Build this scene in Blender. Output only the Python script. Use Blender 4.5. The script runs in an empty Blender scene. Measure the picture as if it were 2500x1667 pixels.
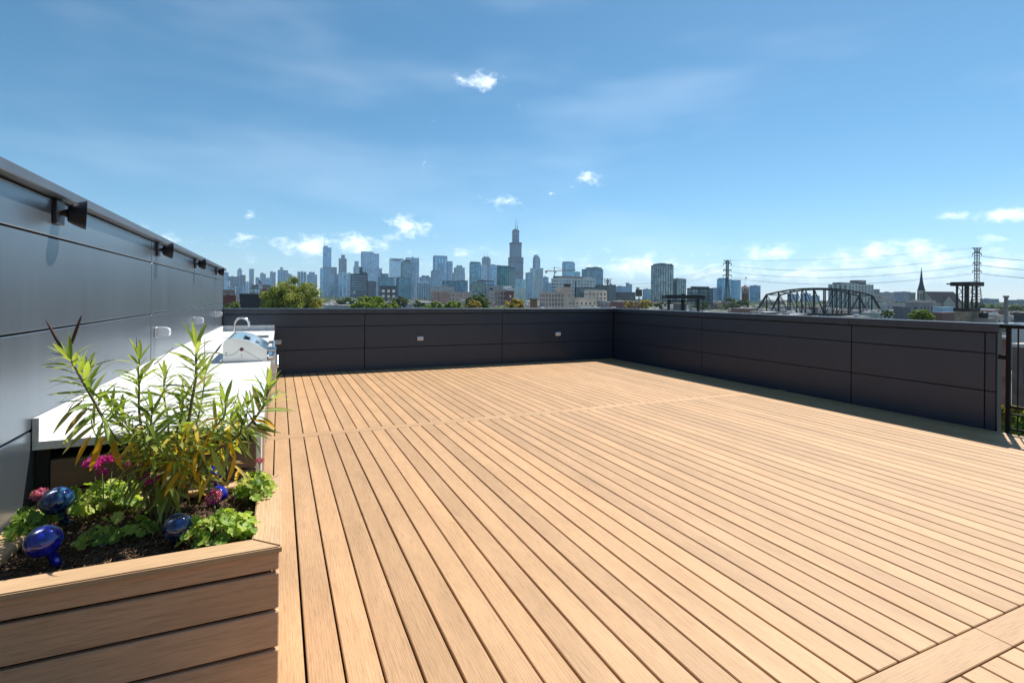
import bpy, bmesh, math, random
from mathutils import Vector, Matrix, noise
random.seed(7)
S = bpy.context.scene
COL = S.collection
R = math.radians

# ------------------------------------------------------------------ camera
FPX, YAW, ROLL, CY, CAMZ = 1266.06, R(24.2102), R(0.5131), 725.01, 1.51   # focal length in px of a 2500 px wide frame
_f = Vector((math.sin(YAW), math.cos(YAW), 0)); _r0 = Vector((math.cos(YAW), -math.sin(YAW), 0)); _u0 = Vector((0, 0, 1))
_r = _r0*math.cos(ROLL) + _u0*math.sin(ROLL); _u = _u0*math.cos(ROLL) - _r0*math.sin(ROLL)
cd = bpy.data.cameras.new('camera'); cam = bpy.data.objects.new('camera', cd); COL.objects.link(cam)
m = Matrix.Identity(4)
for i in range(3):
    m[i][0] = _r[i]; m[i][1] = _u[i]; m[i][2] = -_f[i]
m[2][3] = CAMZ
cam.matrix_world = m
cd.sensor_width = 36; cd.lens = FPX/2500*36; cd.shift_y = -(833.5-CY)/2500
cd.clip_start = 0.05; cd.clip_end = 40000
S.camera = cam

def ray(px, py): return _f + _r*((px-1250)/FPX) + _u*((CY-py)/FPX)
def tz(px): d = ray(px, CY); return d.x/d.y                      # ground bearing x/y of a column
def at(px, py, D): return Vector((0, 0, CAMZ)) + ray(px, py)*D   # the point at that depth
def aty(px, py, y): d = ray(px, py); return Vector((0, 0, CAMZ)) + d*(y/d.y)
def atz(px, py, z): d = ray(px, py); return Vector((0, 0, CAMZ)) + d*((z-CAMZ)/d.z)

# ------------------------------------------------------------------ sky, sun, exposure
SUN = Vector((.77, .40, 1.25)).normalized()
SUN_EL = math.asin(SUN.z); SUN_AZ = math.atan2(SUN.x, SUN.y)
SKY_STRENGTH, SUN_STRENGTH, EXPOSURE = .077, 4.3, .82
W = bpy.data.worlds.new('World'); S.world = W; W.use_nodes = True
wt = W.node_tree; wn = wt.nodes; wn.clear()
def wnode(t, **k):
    n = wn.new(t)
    for a, b in k.items(): setattr(n, a, b)
    return n
def wlink(a, b): wt.links.new(a, b)
def wmath(op, a, b=None, c=None):
    n = wnode('ShaderNodeMath', operation=op)
    for i, v in enumerate((a, b, c)):
        if v is None: continue
        if isinstance(v, (int, float)): n.inputs[i].default_value = v
        else: wlink(v, n.inputs[i])
    return n.outputs[0]
sky = wnode('ShaderNodeTexSky', sky_type='NISHITA', sun_disc=False)
sky.sun_elevation = SUN_EL; sky.sun_rotation = SUN_AZ
sky.altitude = 0; sky.air_density = .75; sky.dust_density = .15; sky.ozone_density = 2.0
tc = wnode('ShaderNodeTexCoord')
sp = wnode('ShaderNodeSeparateXYZ'); wlink(tc.outputs['Generated'], sp.inputs[0])
az = wmath('ARCTAN2', sp.outputs[0], sp.outputs[1]); el = wmath('ARCSINE', sp.outputs[2])
cv = wnode('ShaderNodeCombineXYZ'); wlink(az, cv.inputs[0]); wlink(el, cv.inputs[1])
def wnoise(sx, sy, scale, detail, rough=.6, off=0, dist=0):
    mp = wnode('ShaderNodeMapping'); wlink(cv.outputs[0], mp.inputs[0])
    mp.inputs['Scale'].default_value = (sx, sy, 1); mp.inputs['Location'].default_value = (off, off*.7, 0)
    n = wnode('ShaderNodeTexNoise'); wlink(mp.outputs[0], n.inputs['Vector'])
    n.inputs['Scale'].default_value = scale; n.inputs['Detail'].default_value = detail
    n.inputs['Roughness'].default_value = rough; n.inputs['Distortion'].default_value = dist
    return n.outputs['Fac']
# small cumulus puffs: bearing, height and size of each (taken at infinity, so they hold from anywhere)
PUFFS = [(1168,198,56,18,1.35),(1448,437,34,17,1.3),(1233,491,38,18,1.2),(1006,553,52,30,1.3),(960,578,38,20,.9),(756,601,70,20,1.9),(852,597,92,19,1.8),
         (900,588,40,9,.5),(601,577,30,12,1.0),(611,528,22,13,.9),(1876,618,58,20,1.6),(1547,651,88,22,1.8),(2450,523,66,20,1.5),(2318,528,44,16,1.1),
         (2150,622,72,26,1.8),(2248,613,62,28,1.5),(2088,640,52,22,1.8),(2340,636,78,24,1.7),(410,484,22,10,.4),(350,552,36,14,.6),(357,434,16,7,.3),
         (712,660,90,9,.55),(1393,455,20,8,.45),(1345,473,14,8,.35),(1760,668,140,32,1.3),(1990,668,160,32,1.3),(2250,664,170,34,1.4),(2460,645,120,32,1.3),
         (1640,668,80,16,.6),(1500,678,90,13,.6),(2420,585,60,14,.4),(2010,610,26,14,.35),(610,640,60,8,.3),(1300,640,60,12,.25),
         (2900,600,120,30,.9),(3400,560,140,34,.9),(150,600,60,16,.6),(-300,560,90,24,.8),(-900,590,160,34,.8)]
N1 = wnoise(1, 1.5, 26, 6, .62, 0, 0); N2 = wnoise(1, 1.8, 85, 2, .6, 3.1)
nz = wmath('ADD', wmath('MULTIPLY', wmath('SUBTRACT', N1, .5), 4.2), wmath('MULTIPLY', wmath('SUBTRACT', N2, .5), .9))
# the puffs are packed into lookup ramps over the bearing: r = height, g = half height, b = density, a = 1 at the middle
AZ0, AZ1 = R(-75), R(110); rows = []
for (px, py, hw, hh, dn) in sorted(PUFFS):
    d = ray(px, py).normalized(); a0 = math.atan2(d.x, d.y); e0 = math.asin(d.z); k = math.cos(math.atan((px-1250)/FPX))
    q = ((a0-AZ0)/(AZ1-AZ0), hw/FPX*k*k*1.5/(AZ1-AZ0), e0/.6, hh/FPX*k/.05, dn)
    for r_ in rows:
        if r_[-1][0]+r_[-1][1]+.001 < q[0]-q[1] and len(r_) < 10: r_.append(q); break
    else: rows.append([q])
azn = wmath('MULTIPLY_ADD', az, 1/(AZ1-AZ0), -AZ0/(AZ1-AZ0)); best = None
for r_ in rows:
    cr = wnode('ShaderNodeValToRGB'); wlink(azn, cr.inputs[0]); e = cr.color_ramp.elements; st = []
    for (u, w, e0, se, dn) in r_: st += [(u-w, (e0, se, dn, 0)), (u, (e0, se, dn, 1)), (u+w, (e0, se, dn, 0))]
    while len(e) < len(st): e.new(1)
    for q, (p_, c_) in zip(e, st): q.position = p_
    for q, (p_, c_) in zip(e, st): q.color = c_
    sc = wnode('ShaderNodeSeparateColor'); wlink(cr.outputs[0], sc.inputs[0])
    vv = wmath('DIVIDE', wmath('SUBTRACT', el, wmath('MULTIPLY', sc.outputs[0], .6)), wmath('MULTIPLY', sc.outputs[1], .05))
    hh_ = wmath('MULTIPLY', wmath('SUBTRACT', 1, cr.outputs[1]), 1.5)
    ln = wmath('SQRT', wmath('MULTIPLY_ADD', vv, vv, wmath('MULTIPLY', hh_, hh_)))
    o = wmath('MULTIPLY_ADD', ln, -.95, wmath('MULTIPLY_ADD', sc.outputs[2], .62, .35))
    best = o if best is None else wmath('MAXIMUM', best, o)
den = wmath('ADD', best, nz)
mr = wnode('ShaderNodeMapRange', interpolation_type='SMOOTHSTEP'); wlink(den, mr.inputs[0])
mr.inputs[1].default_value = .05; mr.inputs[2].default_value = 2.1; mr.inputs[4].default_value = .97
# thin high veil, broad and soft, all round the sky
veil = wnode('ShaderNodeMapRange', interpolation_type='SMOOTHSTEP'); wlink(wnoise(.7, 2.6, 2.6, 3, .55, 8.3), veil.inputs[0])
veil.inputs[1].default_value = .45; veil.inputs[2].default_value = .75; veil.inputs[4].default_value = .085
hs = wnode('ShaderNodeHueSaturation'); wlink(sky.outputs[0], hs.inputs['Color']); hs.inputs['Saturation'].default_value = 1.2; hs.inputs['Hue'].default_value = .483
CLOUD = (13.5, 14.2, 15.0, 1)
mx = wnode('ShaderNodeMix', data_type='RGBA'); wlink(veil.outputs[0], mx.inputs['Factor']); wlink(hs.outputs[0], mx.inputs['A']); mx.inputs['B'].default_value = CLOUD
bg = wnode('ShaderNodeBackground'); bg.inputs[1].default_value = SKY_STRENGTH; wlink(mx.outputs['Result'], bg.inputs[0])
bc = wnode('ShaderNodeBackground'); bc.inputs[1].default_value = SKY_STRENGTH; bc.inputs[0].default_value = CLOUD
near = wmath('GREATER_THAN', best, -1.15)                     # only look at the cloud noise where a puff can be
m1 = wnode('ShaderNodeMixShader'); wlink(mr.outputs[0], m1.inputs[0]); wlink(bg.outputs[0], m1.inputs[1]); wlink(bc.outputs[0], m1.inputs[2])
bg2 = wnode('ShaderNodeBackground'); bg2.inputs[1].default_value = SKY_STRENGTH; wlink(mx.outputs['Result'], bg2.inputs[0])
m2 = wnode('ShaderNodeMixShader'); wlink(near, m2.inputs[0]); wlink(bg2.outputs[0], m2.inputs[1]); wlink(m1.outputs[0], m2.inputs[2])
W.cycles.sampling_method = 'MANUAL'; W.cycles.sample_map_resolution = 512
wo = wnode('ShaderNodeOutputWorld'); wlink(m2.outputs[0], wo.inputs[0])

sl = bpy.data.lights.new('sun', 'SUN'); sl.energy = SUN_STRENGTH; sl.angle = R(.53); sl.color = (1, .955, .88)
so = bpy.data.objects.new('sun', sl); COL.objects.link(so)
so.rotation_euler = (-SUN).to_track_quat('-Z', 'Y').to_euler(); so.location = (10, 5, 30)
cy_ = S.cycles; cy_.max_bounces = 7; cy_.diffuse_bounces = 3; cy_.glossy_bounces = 3; cy_.transmission_bounces = 6; cy_.volume_bounces = 0; cy_.transparent_max_bounces = 6; cy_.caustics_reflective = False; cy_.caustics_refractive = False
vs = S.view_settings; vs.view_transform = 'Standard'; vs.look = 'None'; vs.exposure = EXPOSURE; vs.gamma = 1; vs.use_curve_mapping = False

# ------------------------------------------------------------------ mesh and object helpers
class MB:
    def __init__(s): s.v = []; s.f = []
    def add(s, vs_, fs): n = len(s.v); s.v += [tuple(v) for v in vs_]; s.f += [tuple(i+n for i in f) for f in fs]; return s
    def box(s, x0, x1, y0, y1, z0, z1):
        return s.add([(x0,y0,z0),(x1,y0,z0),(x1,y1,z0),(x0,y1,z0),(x0,y0,z1),(x1,y0,z1),(x1,y1,z1),(x0,y1,z1)],
                     [(0,3,2,1),(4,5,6,7),(0,1,5,4),(1,2,6,5),(2,3,7,6),(3,0,4,7)])
    def cbox(s, x0, x1, y0, y1, z0, z1, c=.003):          # box with chamfered edges
        bm = bmesh.new(); bmesh.ops.create_cube(bm, size=1)
        for v in bm.verts: v.co = Vector(((x0+x1)/2+v.co.x*(x1-x0), (y0+y1)/2+v.co.y*(y1-y0), (z0+z1)/2+v.co.z*(z1-z0)))
        bmesh.ops.bevel(bm, geom=bm.edges[:], offset=c, segments=1, affect='EDGES')
        bm.verts.index_update()
        s.add([v.co for v in bm.verts], [[v.index for v in f.verts] for f in bm.faces]); bm.free(); return s
    def obox(s, M, hx, hy, hz):                           # oriented box, half sizes
        c = [M @ Vector((a*hx, b*hy, d*hz)) for d in (-1, 1) for a, b in ((-1,-1),(1,-1),(1,1),(-1,1))]
        return s.add(c, [(0,3,2,1),(4,5,6,7),(0,1,5,4),(1,2,6,5),(2,3,7,6),(3,0,4,7)])
    def bar(s, a, b, w, h=None):                          # square bar between two points
        a = Vector(a); b = Vector(b); h = h or w; d = b-a
        q = d.to_track_quat('Z', 'Y').to_matrix().to_4x4(); q.translation = (a+b)/2
        return s.obox(q, w/2, h/2, d.length/2)
    def tube(s, pts, rad, n=8, cap=True):
        pts = [Vector(p) for p in pts]; rad = rad if isinstance(rad, (list, tuple)) else [rad]*len(pts)
        base = len(s.v); ref = None
        for i, p in enumerate(pts):
            t = (pts[min(i+1, len(pts)-1)] - pts[max(i-1, 0)]).normalized()
            if ref is None: ref = t.orthogonal().normalized()
            ref = (ref - t*ref.dot(t)).normalized(); bi = t.cross(ref)
            for k in range(n):
                a = 2*math.pi*k/n; s.v.append(tuple(p + (ref*math.cos(a)+bi*math.sin(a))*rad[i]))
        for i in range(len(pts)-1):
            for k in range(n):
                s.f.append((base+i*n+k, base+i*n+(k+1) % n, base+(i+1)*n+(k+1) % n, base+(i+1)*n+k))
        if cap:
            s.f.append(tuple(base+k for k in reversed(range(n)))); s.f.append(tuple(base+(len(pts)-1)*n+k for k in range(n)))
        return s
    def lathe(s, prof, n=16, M=None):
        M = M or Matrix.Identity(4); base = len(s.v)
        for r_, z_ in prof:
            for k in range(n):
                a = 2*math.pi*k/n; s.v.append(tuple(M @ Vector((r_*math.cos(a), r_*math.sin(a), z_))))
        for i in range(len(prof)-1):
            for k in range(n): s.f.append((base+i*n+k, base+i*n+(k+1) % n, base+(i+1)*n+(k+1) % n, base+(i+1)*n+k))
        return s
    def prism(s, poly, axis, a, b):                        # polygon (2d) extruded along an axis
        def P(u, v, t): return {'x': (t, u, v), 'y': (u, t, v), 'z': (u, v, t)}[axis]
        n = len(poly); base = len(s.v)
        s.v += [P(u, v, a) for u, v in poly] + [P(u, v, b) for u, v in poly]
        s.f.append(tuple(base+i for i in range(n))); s.f.append(tuple(base+n+i for i in reversed(range(n))))
        for i in range(n): s.f.append((base+i, base+n+i, base+n+(i+1) % n, base+(i+1) % n))
        return s
    def mesh(s, name, mat, smooth=False, fix=True):
        me = bpy.data.meshes.new(name); me.from_pydata(s.v, [], s.f)
        if mat: me.materials.append(mat)
        if fix and len(s.f) < 60000:
            bm = bmesh.new(); bm.from_mesh(me); bmesh.ops.recalc_face_normals(bm, faces=bm.faces[:]); bm.to_mesh(me); bm.free()
        if smooth:
            me.polygons.foreach_set('use_smooth', [True]*len(me.polygons))
            if smooth == 'auto': me.set_sharp_from_angle(angle=R(40))
        return me
WL = {}
def tag(o, label=None, cat=None, group=None, kind=None):
    if label: o['label'] = label
    if cat: o['category'] = cat
    if group: o['group'] = group
    if kind: o['kind'] = kind
    return o
def root(name, loc, label, cat, group=None):              # an Empty at a thing's base
    o = bpy.data.objects.new(name, None); COL.objects.link(o); o.location = loc; o.empty_display_size = .1
    WL[o.name] = Vector(loc); return tag(o, label, cat, group)
def obj(name, mb, mat, parent=None, smooth=False, fix=True, **k):   # mesh given in world coordinates
    o = bpy.data.objects.new(name, mb.mesh(name, mat, smooth, fix)); COL.objects.link(o)
    if parent: o.parent = parent; o.location = -WL[parent.name]
    WL[o.name] = Vector((0, 0, 0)); return tag(o, **k)
def inst(name, me, M, parent=None, **k):                  # shared mesh placed by a world matrix
    o = bpy.data.objects.new(name, me); COL.objects.link(o)
    if parent: o.parent = parent; o.matrix_basis = Matrix.Translation(-WL[parent.name]) @ M
    else: o.matrix_basis = M
    return tag(o, **k)
def copy_tree(o, loc, label=None):
    c = o.copy(); COL.objects.link(c); c.location = loc
    if label: c['label'] = label
    WL[c.name] = Vector(loc)
    for ch in o.children:
        d = ch.copy(); COL.objects.link(d); d.parent = c
        for g in ch.children:
            e = g.copy(); COL.objects.link(e); e.parent = d
    return c

# ------------------------------------------------------------------ materials
def newmat(name):
    mt = bpy.data.materials.new(name); mt.use_nodes = True; return mt, mt.node_tree, mt.node_tree.nodes['Principled BSDF']
def nd(t, typ, **k):
    n = t.nodes.new(typ)
    for a, b in k.items(): setattr(n, a, b)
    return n
def coords(t, scale=(1, 1, 1), kind='Object'):
    c = nd(t, 'ShaderNodeTexCoord'); mp = nd(t, 'ShaderNodeMapping'); t.links.new(c.outputs[kind], mp.inputs[0]); mp.inputs['Scale'].default_value = scale
    return mp
def nnoise(t, vec, scale, detail=4, rough=.55, dist=0):
    n = nd(t, 'ShaderNodeTexNoise'); t.links.new(vec, n.inputs['Vector'])
    n.inputs['Scale'].default_value = scale; n.inputs['Detail'].default_value = detail; n.inputs['Roughness'].default_value = rough; n.inputs['Distortion'].default_value = dist
    return n.outputs['Fac']
def ramp(t, fac, stops):
    n = nd(t, 'ShaderNodeValToRGB'); t.links.new(fac, n.inputs[0]); e = n.color_ramp.elements
    while len(e) < len(stops): e.new(.5)
    for q, (p, c) in zip(e, stops): q.position = p; q.color = (*c, 1) if len(c) == 3 else c
    return n.outputs[0]
def mixc(t, fac, a, b, mode='MIX'):
    n = nd(t, 'ShaderNodeMix', data_type='RGBA', blend_type=mode)
    for i, v in (('Factor', fac), ('A', a), ('B', b)):
        if isinstance(v, (int, float)): n.inputs[i].default_value = v
        elif isinstance(v, tuple): n.inputs[i].default_value = (*v, 1)
        else: t.links.new(v, n.inputs[i])
    return n.outputs['Result']
def tmath(t, op, a, b=None):
    n = nd(t, 'ShaderNodeMath', operation=op)
    for i, v in enumerate((a, b)):
        if v is None: continue
        if isinstance(v, (int, float)): n.inputs[i].default_value = v
        else: t.links.new(v, n.inputs[i])
    return n.outputs[0]
def bumpn(t, b, h, strength, dist=.01):
    n = nd(t, 'ShaderNodeBump'); n.inputs['Strength'].default_value = strength; n.inputs['Distance'].default_value = dist
    t.links.new(h, n.inputs['Height']); t.links.new(n.outputs[0], b.inputs['Normal'])
def MAT(name, col, rough=.6, metal=0, var=.12, scale=4, bump=0, bscale=60, spec=.5, stretch=(1, 1, 1)):
    mt, t, b = newmat(name); mp = coords(t, stretch)
    f = nnoise(t, mp.outputs[0], scale, 5)
    lo = tuple(c*(1-var) for c in col); hi = tuple(c*(1+var) for c in col)
    t.links.new(ramp(t, f, [(.3, lo), (.7, hi)]), b.inputs['Base Color'])
    b.inputs['Roughness'].default_value = rough; b.inputs['Metallic'].default_value = metal; b.inputs['Specular IOR Level'].default_value = spec
    if bump: bumpn(t, b, nnoise(t, mp.outputs[0], bscale, 4), bump)
    return mt
def wood(name, col, along='y', rnd=True, var=.10):
    mt, t, b = newmat(name)
    c = nd(t, 'ShaderNodeTexCoord'); v = c.outputs['Object']
    oi = nd(t, 'ShaderNodeObjectInfo')
    if rnd:
        a = nd(t, 'ShaderNodeVectorMath', operation='MULTIPLY_ADD'); t.links.new(oi.outputs['Random'], a.inputs[0]); a.inputs[1].default_value = (37, 91, 53); t.links.new(v, a.inputs[2]); v = a.outputs[0]
    st = {'y': (1, .05, 1), 'x': (.05, 1, 1)}[along]
    mp = nd(t, 'ShaderNodeMapping'); t.links.new(v, mp.inputs[0]); mp.inputs['Scale'].default_value = st
    big = nnoise(t, mp.outputs[0], 9, 3, .5, 0)
    wv = nd(t, 'ShaderNodeTexWave', wave_type='BANDS', bands_direction='X' if along == 'y' else 'Y'); t.links.new(mp.outputs[0], wv.inputs[0])
    wv.inputs['Scale'].default_value = 26; wv.inputs['Distortion'].default_value = 14; wv.inputs['Detail'].default_value = 3; wv.inputs['Detail Scale'].default_value = .7
    fine = nnoise(t, mp.outputs[0], 190, 3, .7)
    st2 = nd(t, 'ShaderNodeMapping'); t.links.new(v, st2.inputs[0]); st2.inputs['Scale'].default_value = {'y': (1, .3, 1), 'x': (.3, 1, 1)}[along]
    patch = nnoise(t, st2.outputs[0], 5, 4, .6)
    g1 = ramp(t, wv.outputs['Fac'], [(0, (.74,)*3), (.35, (1,)*3)])
    g2 = ramp(t, fine, [(.34, (.80,)*3), (.52, (1.03,)*3)])
    g3 = ramp(t, big, [(.3, (.93,)*3), (.7, (1.05,)*3)])
    g4 = ramp(t, patch, [(.3, (.88, .86, .83)), (.7, (1.08, 1.07, 1.06))])
    base = ramp(t, oi.outputs['Random'], [(0, tuple(q*(1-var) for q in col)), (.5, col), (1, (col[0]*(1+var), col[1]*(1+var*.8), col[2]*(1+var*.5)))])
    x = mixc(t, .35, base, g1, 'MULTIPLY'); x = mixc(t, 1, x, g2, 'MULTIPLY'); x = mixc(t, 1, x, g3, 'MULTIPLY'); x = mixc(t, 1, x, g4, 'MULTIPLY')
    t.links.new(x, b.inputs['Base Color']); b.inputs['Roughness'].default_value = .58; b.inputs['Specular IOR Level'].default_value = .35
    bumpn(t, b, tmath(t, 'ADD', fine, wv.outputs['Fac']), .25, .0015)
    return mt
def panelmat(name, col, metal, rough, v=.12):
    mt, t, b = newmat(name); mp = coords(t, (1, 1, .12)); s = nnoise(t, mp.outputs[0], 7, 5, .6)
    m2 = coords(t); n2 = nnoise(t, m2.outputs[0], 1.3, 3)
    t.links.new(ramp(t, s, [(.3, tuple(c*(1-v) for c in col)), (.7, tuple(c*(1+v) for c in col))]), b.inputs['Base Color'])
    b.inputs['Metallic'].default_value = metal
    t.links.new(ramp(t, tmath(t, 'ADD', tmath(t, 'MULTIPLY', s, .5), tmath(t, 'MULTIPLY', n2, .5)), [(.3, (rough*.92,)*3), (.7, (rough*1.1,)*3)]), b.inputs['Roughness'])
    bumpn(t, b, n2, .012, .02)
    return mt
def leafmat(name, cols, trans=.35, rough=.45, island=False, scale=1.2, spec=.4):
    mt, t, b = newmat(name)
    mp = coords(t); n = nnoise(t, mp.outputs[0], scale, 3)
    if island:
        g = nd(t, 'ShaderNodeNewGeometry'); f = tmath(t, 'ADD', tmath(t, 'MULTIPLY', n, .75), tmath(t, 'MULTIPLY', g.outputs['Random Per Island'], .35))
    else:
        oi = nd(t, 'ShaderNodeObjectInfo'); f = tmath(t, 'ADD', tmath(t, 'MULTIPLY', n, .45), tmath(t, 'MULTIPLY', oi.outputs['Random'], .55))
    c = ramp(t, f, [(.25+.5*i/(len(cols)-1), q) for i, q in enumerate(cols)])
    t.links.new(c, b.inputs['Base Color']); b.inputs['Roughness'].default_value = rough; b.inputs['Specular IOR Level'].default_value = spec
    tr = nd(t, 'ShaderNodeBsdfTranslucent'); t.links.new(mixc(t, 1, c, (1.25, 1.2, .6), 'MULTIPLY'), tr.inputs[0])
    ms = nd(t, 'ShaderNodeMixShader'); ms.inputs[0].default_value = trans; t.links.new(b.outputs[0], ms.inputs[1]); t.links.new(tr.outputs[0], ms.inputs[2])
    t.links.new(ms.outputs[0], t.nodes['Material Output'].inputs[0]); return mt
_gm = {}
def glassmat(col, rough=.12, cell=3.4, var=.5, spec=.7):
    col = tuple(min(.75, c*3.2+.02) for c in col)
    k = (col, rough, cell, var)
    if k in _gm: return _gm[k]
    mt, t, b = newmat('building_glass'); mp = coords(t)
    sn = nd(t, 'ShaderNodeVectorMath', operation='SNAP'); t.links.new(mp.outputs[0], sn.inputs[0]); sn.inputs[1].default_value = (cell, cell, cell)
    w = nd(t, 'ShaderNodeTexWhiteNoise'); t.links.new(sn.outputs[0], w.inputs[0])
    t.links.new(ramp(t, w.outputs['Value'], [(0, tuple(c*(1-var) for c in col)), (.75, tuple(c*(1+var*.4) for c in col)), (1, tuple(min(.6, c*(1+var*1.5)+.03) for c in col))]), b.inputs['Base Color'])
    t.links.new(ramp(t, w.outputs['Value'], [(0, (rough*.6,)*3), (1, (rough*2,)*3)]), b.inputs['Roughness']); b.inputs['Specular IOR Level'].default_value = spec
    b.inputs['IOR'].default_value = 1.6; b.inputs['Metallic'].default_value = .55
    _gm[k] = mt; return mt
_wm = {}
def wallmat(col, rough=.8, metal=0):
    k = (col, rough, metal)
    if k not in _wm: _wm[k] = MAT('facade_%d' % len(_wm), col, rough, metal, .14, .08)
    return _wm[k]
def brickmat(name, c1, c2, mortar, scale=1):
    mt, t, b = newmat(name); c = nd(t, 'ShaderNodeTexCoord'); sx = nd(t, 'ShaderNodeSeparateXYZ'); t.links.new(c.outputs['Object'], sx.inputs[0])
    cb = nd(t, 'ShaderNodeCombineXYZ'); t.links.new(tmath(t, 'ADD', sx.outputs[0], sx.outputs[1]), cb.inputs[0]); t.links.new(sx.outputs[2], cb.inputs[1])
    br = nd(t, 'ShaderNodeTexBrick'); t.links.new(cb.outputs[0], br.inputs[0]); br.inputs['Scale'].default_value = scale
    br.inputs['Color1'].default_value = (*c1, 1); br.inputs['Color2'].default_value = (*c2, 1); br.inputs['Mortar'].default_value = (*mortar, 1)
    br.inputs['Brick Width'].default_value = .22; br.inputs['Row Height'].default_value = .075; br.inputs['Mortar Size'].default_value = .01
    mp = coords(t); n = nnoise(t, mp.outputs[0], .9, 5)
    t.links.new(mixc(t, 1, br.outputs[0], ramp(t, n, [(.3, (.6,)*3), (.7, (1.2,)*3)]), 'MULTIPLY'), b.inputs['Base Color']); b.inputs['Roughness'].default_value = .9
    return mt
DECK = (.472, .289, .152)
M_board = wood('deck_board', DECK, 'y'); M_boardx = wood('deck_board_cross', DECK, 'x')
M_plank = wood('planter_board', (.64, .40, .245), 'x', True, .04); M_planky = wood('planter_board_side', (.64, .40, .245), 'y', True, .04)
M_cap = wood('planter_cap', (.52, .345, .20), 'x', True, .03); M_capy = wood('planter_cap_side', (.52, .345, .20), 'y', True, .03)
M_clad = wood('cabinet_board', (.17, .112, .08), 'x', True, .04)  # dark brown boards; deep shade behind the planter is put into the colour too
M_black = MAT('black_void', (.012, .011, .01), .9)
M_panel = panelmat('grey_metal_panel', (.225, .265, .305), .78, .31, .07)
M_panel2 = panelmat('charcoal_metal_panel', (.031, .043, .066), .2, .36, .05)
M_cope = panelmat('metal_coping', (.13, .15, .175), .6, .4)
M_cope2 = panelmat('dark_metal_coping', (.05, .058, .075), .55, .34)
M_rail = MAT('black_powder_coat', (.008, .008, .009), .6, 0, .1, spec=.15)
M_steel = MAT('brushed_steel', (.62, .62, .63), .22, 1, .06, 8, 0, 60, .5, (1, 1, 12))
M_steelw = MAT('satin_steel', (.74, .73, .70), .42, .75, .05, 6)
M_lid = MAT('polished_lid', (.50, .54, .60), .12, 1, .05, 5)
M_dark = MAT('dark_plastic', (.02, .02, .022), .4)
M_white = MAT('white_paint', (.75, .75, .73), .5, 0, .04)
M_sconce = MAT('bronze_sconce', (.028, .024, .028), .38, .5, .1)

# ================================================================== THE TERRACE
XL, XR, YF = -.936, 7.665, 10.818
GZ = -12.0                                                  # street level
base = MB().box(XL-3.2, XR+.14, -7, YF+.25, GZ-.5, -.16)
obj('terrace_building', base, MAT('roof_membrane', (.05, .05, .05), .9), kind='structure')
# --- deck: dark substructure with every board as its own piece
deck = obj('deck', MB().box(XL, XR+.1, -6.95, YF-.002, -.155, -.045), M_black, kind='structure')
PITCH, GAP = .14185, .0100
Y1A, Y1B, Y2A, Y2B = 1.168, 1.306, 5.955, 6.092             # the two cross boards
def board_mesh(L, w=PITCH-GAP, c=.0035):
    return MB().cbox(-w/2, w/2, -L/2, L/2, -.024, 0, c).mesh('board', M_board)
secs = [(-6.9, Y1A-.006), (Y1B+.006, Y2A-.004), (Y2B+.004, YF-.012)]
nb = 0
for y0, y1 in secs:
    me = board_mesh(y1-y0)
    x = .112 - 2*PITCH
    while x < XR - .02:
        xc = x + PITCH/2 + random.uniform(-.0008, .0008)
        if xc + PITCH/2 > XR + .03: break
        M = Matrix.Translation((xc, (y0+y1)/2, random.uniform(-.0012, .0004))) @ Matrix.Rotation(random.uniform(-.0001, .0001), 4, 'Z')
        inst('board', me, M, deck); x += PITCH; nb += 1
wc = Y1B-Y1A
for (ya, yb, xs) in ((Y1A, Y1B, (-.17, 2.95, 6.4, XR+.02)), (Y2A, Y2B, (-.17, 3.4, XR+.02))):
    for xa, xb in zip(xs[:-1], xs[1:]):
        L = xb-xa-.002; me = MB().cbox(-L/2, L/2, -(yb-ya)/2, (yb-ya)/2, -.024, 0, .003).mesh('board', M_boardx)
        inst('board', me, Matrix.Translation(((xa+xb)/2, (ya+yb)/2, 0)), deck)

# --- metal clad walls
def panel_wall(name, label, core, axis, plane, sgn, us, zs, mat, edge=.0065):
    """core box, then one panel per cell; axis = direction the wall runs in, plane = face position, sgn = outward side"""
    rt = root(name, core[0], label, 'wall')
    obj('core', core[1], M_black, rt)
    for a, b in zip(us[:-1], us[1:]):
        for z0, z1 in zip(zs[:-1], zs[1:]):
            p0, p1 = sorted((plane, plane-sgn*.014))
            if axis == 'y': q = MB().cbox(p0, p1, a+edge, b-edge, z0+.0045, z1-.0045, .003)
            else: q = MB().cbox(a+edge, b-edge, p0, p1, z0+.0045, z1-.0045, .003)
            obj('panel', q, mat, rt)
    return rt
ZP = 1.249
lw = panel_wall('panelled_wall', 'tall grey metal panelled wall with a row of black lamps on the left', ((XL-.2, 4, 0), MB().box(XL-.34, XL-.016, -6.9, YF+.05, -.1, 1.95)),
                'y', XL, 1, (-6.9, -3.79, -.86, 2.068, 4.998, 7.925, YF+.06), (-.02, .936, 1.347, 1.762, 1.938), M_panel, .0125)
for y in (-3.79, -.86, 2.068, 4.998, 7.925): obj('joint_seal', MB().box(XL-.0155, XL-.002, y-.0123, y+.0123, -.02, 1.938), M_black, lw)
for a, b in zip((-6.9, 2.03, 4.9, 7.9), (2.03, 4.9, 7.9, YF+.07)):
    obj('coping', MB().cbox(XL-.37, XL+.05, a+.002, b-.002, 1.941, 1.985, .004), M_cope, lw)
obj('end_trim', MB().cbox(XL-.34, XL+.004, YF+.062, YF+.075, -.1, 1.94, .002), M_panel2, lw)
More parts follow.
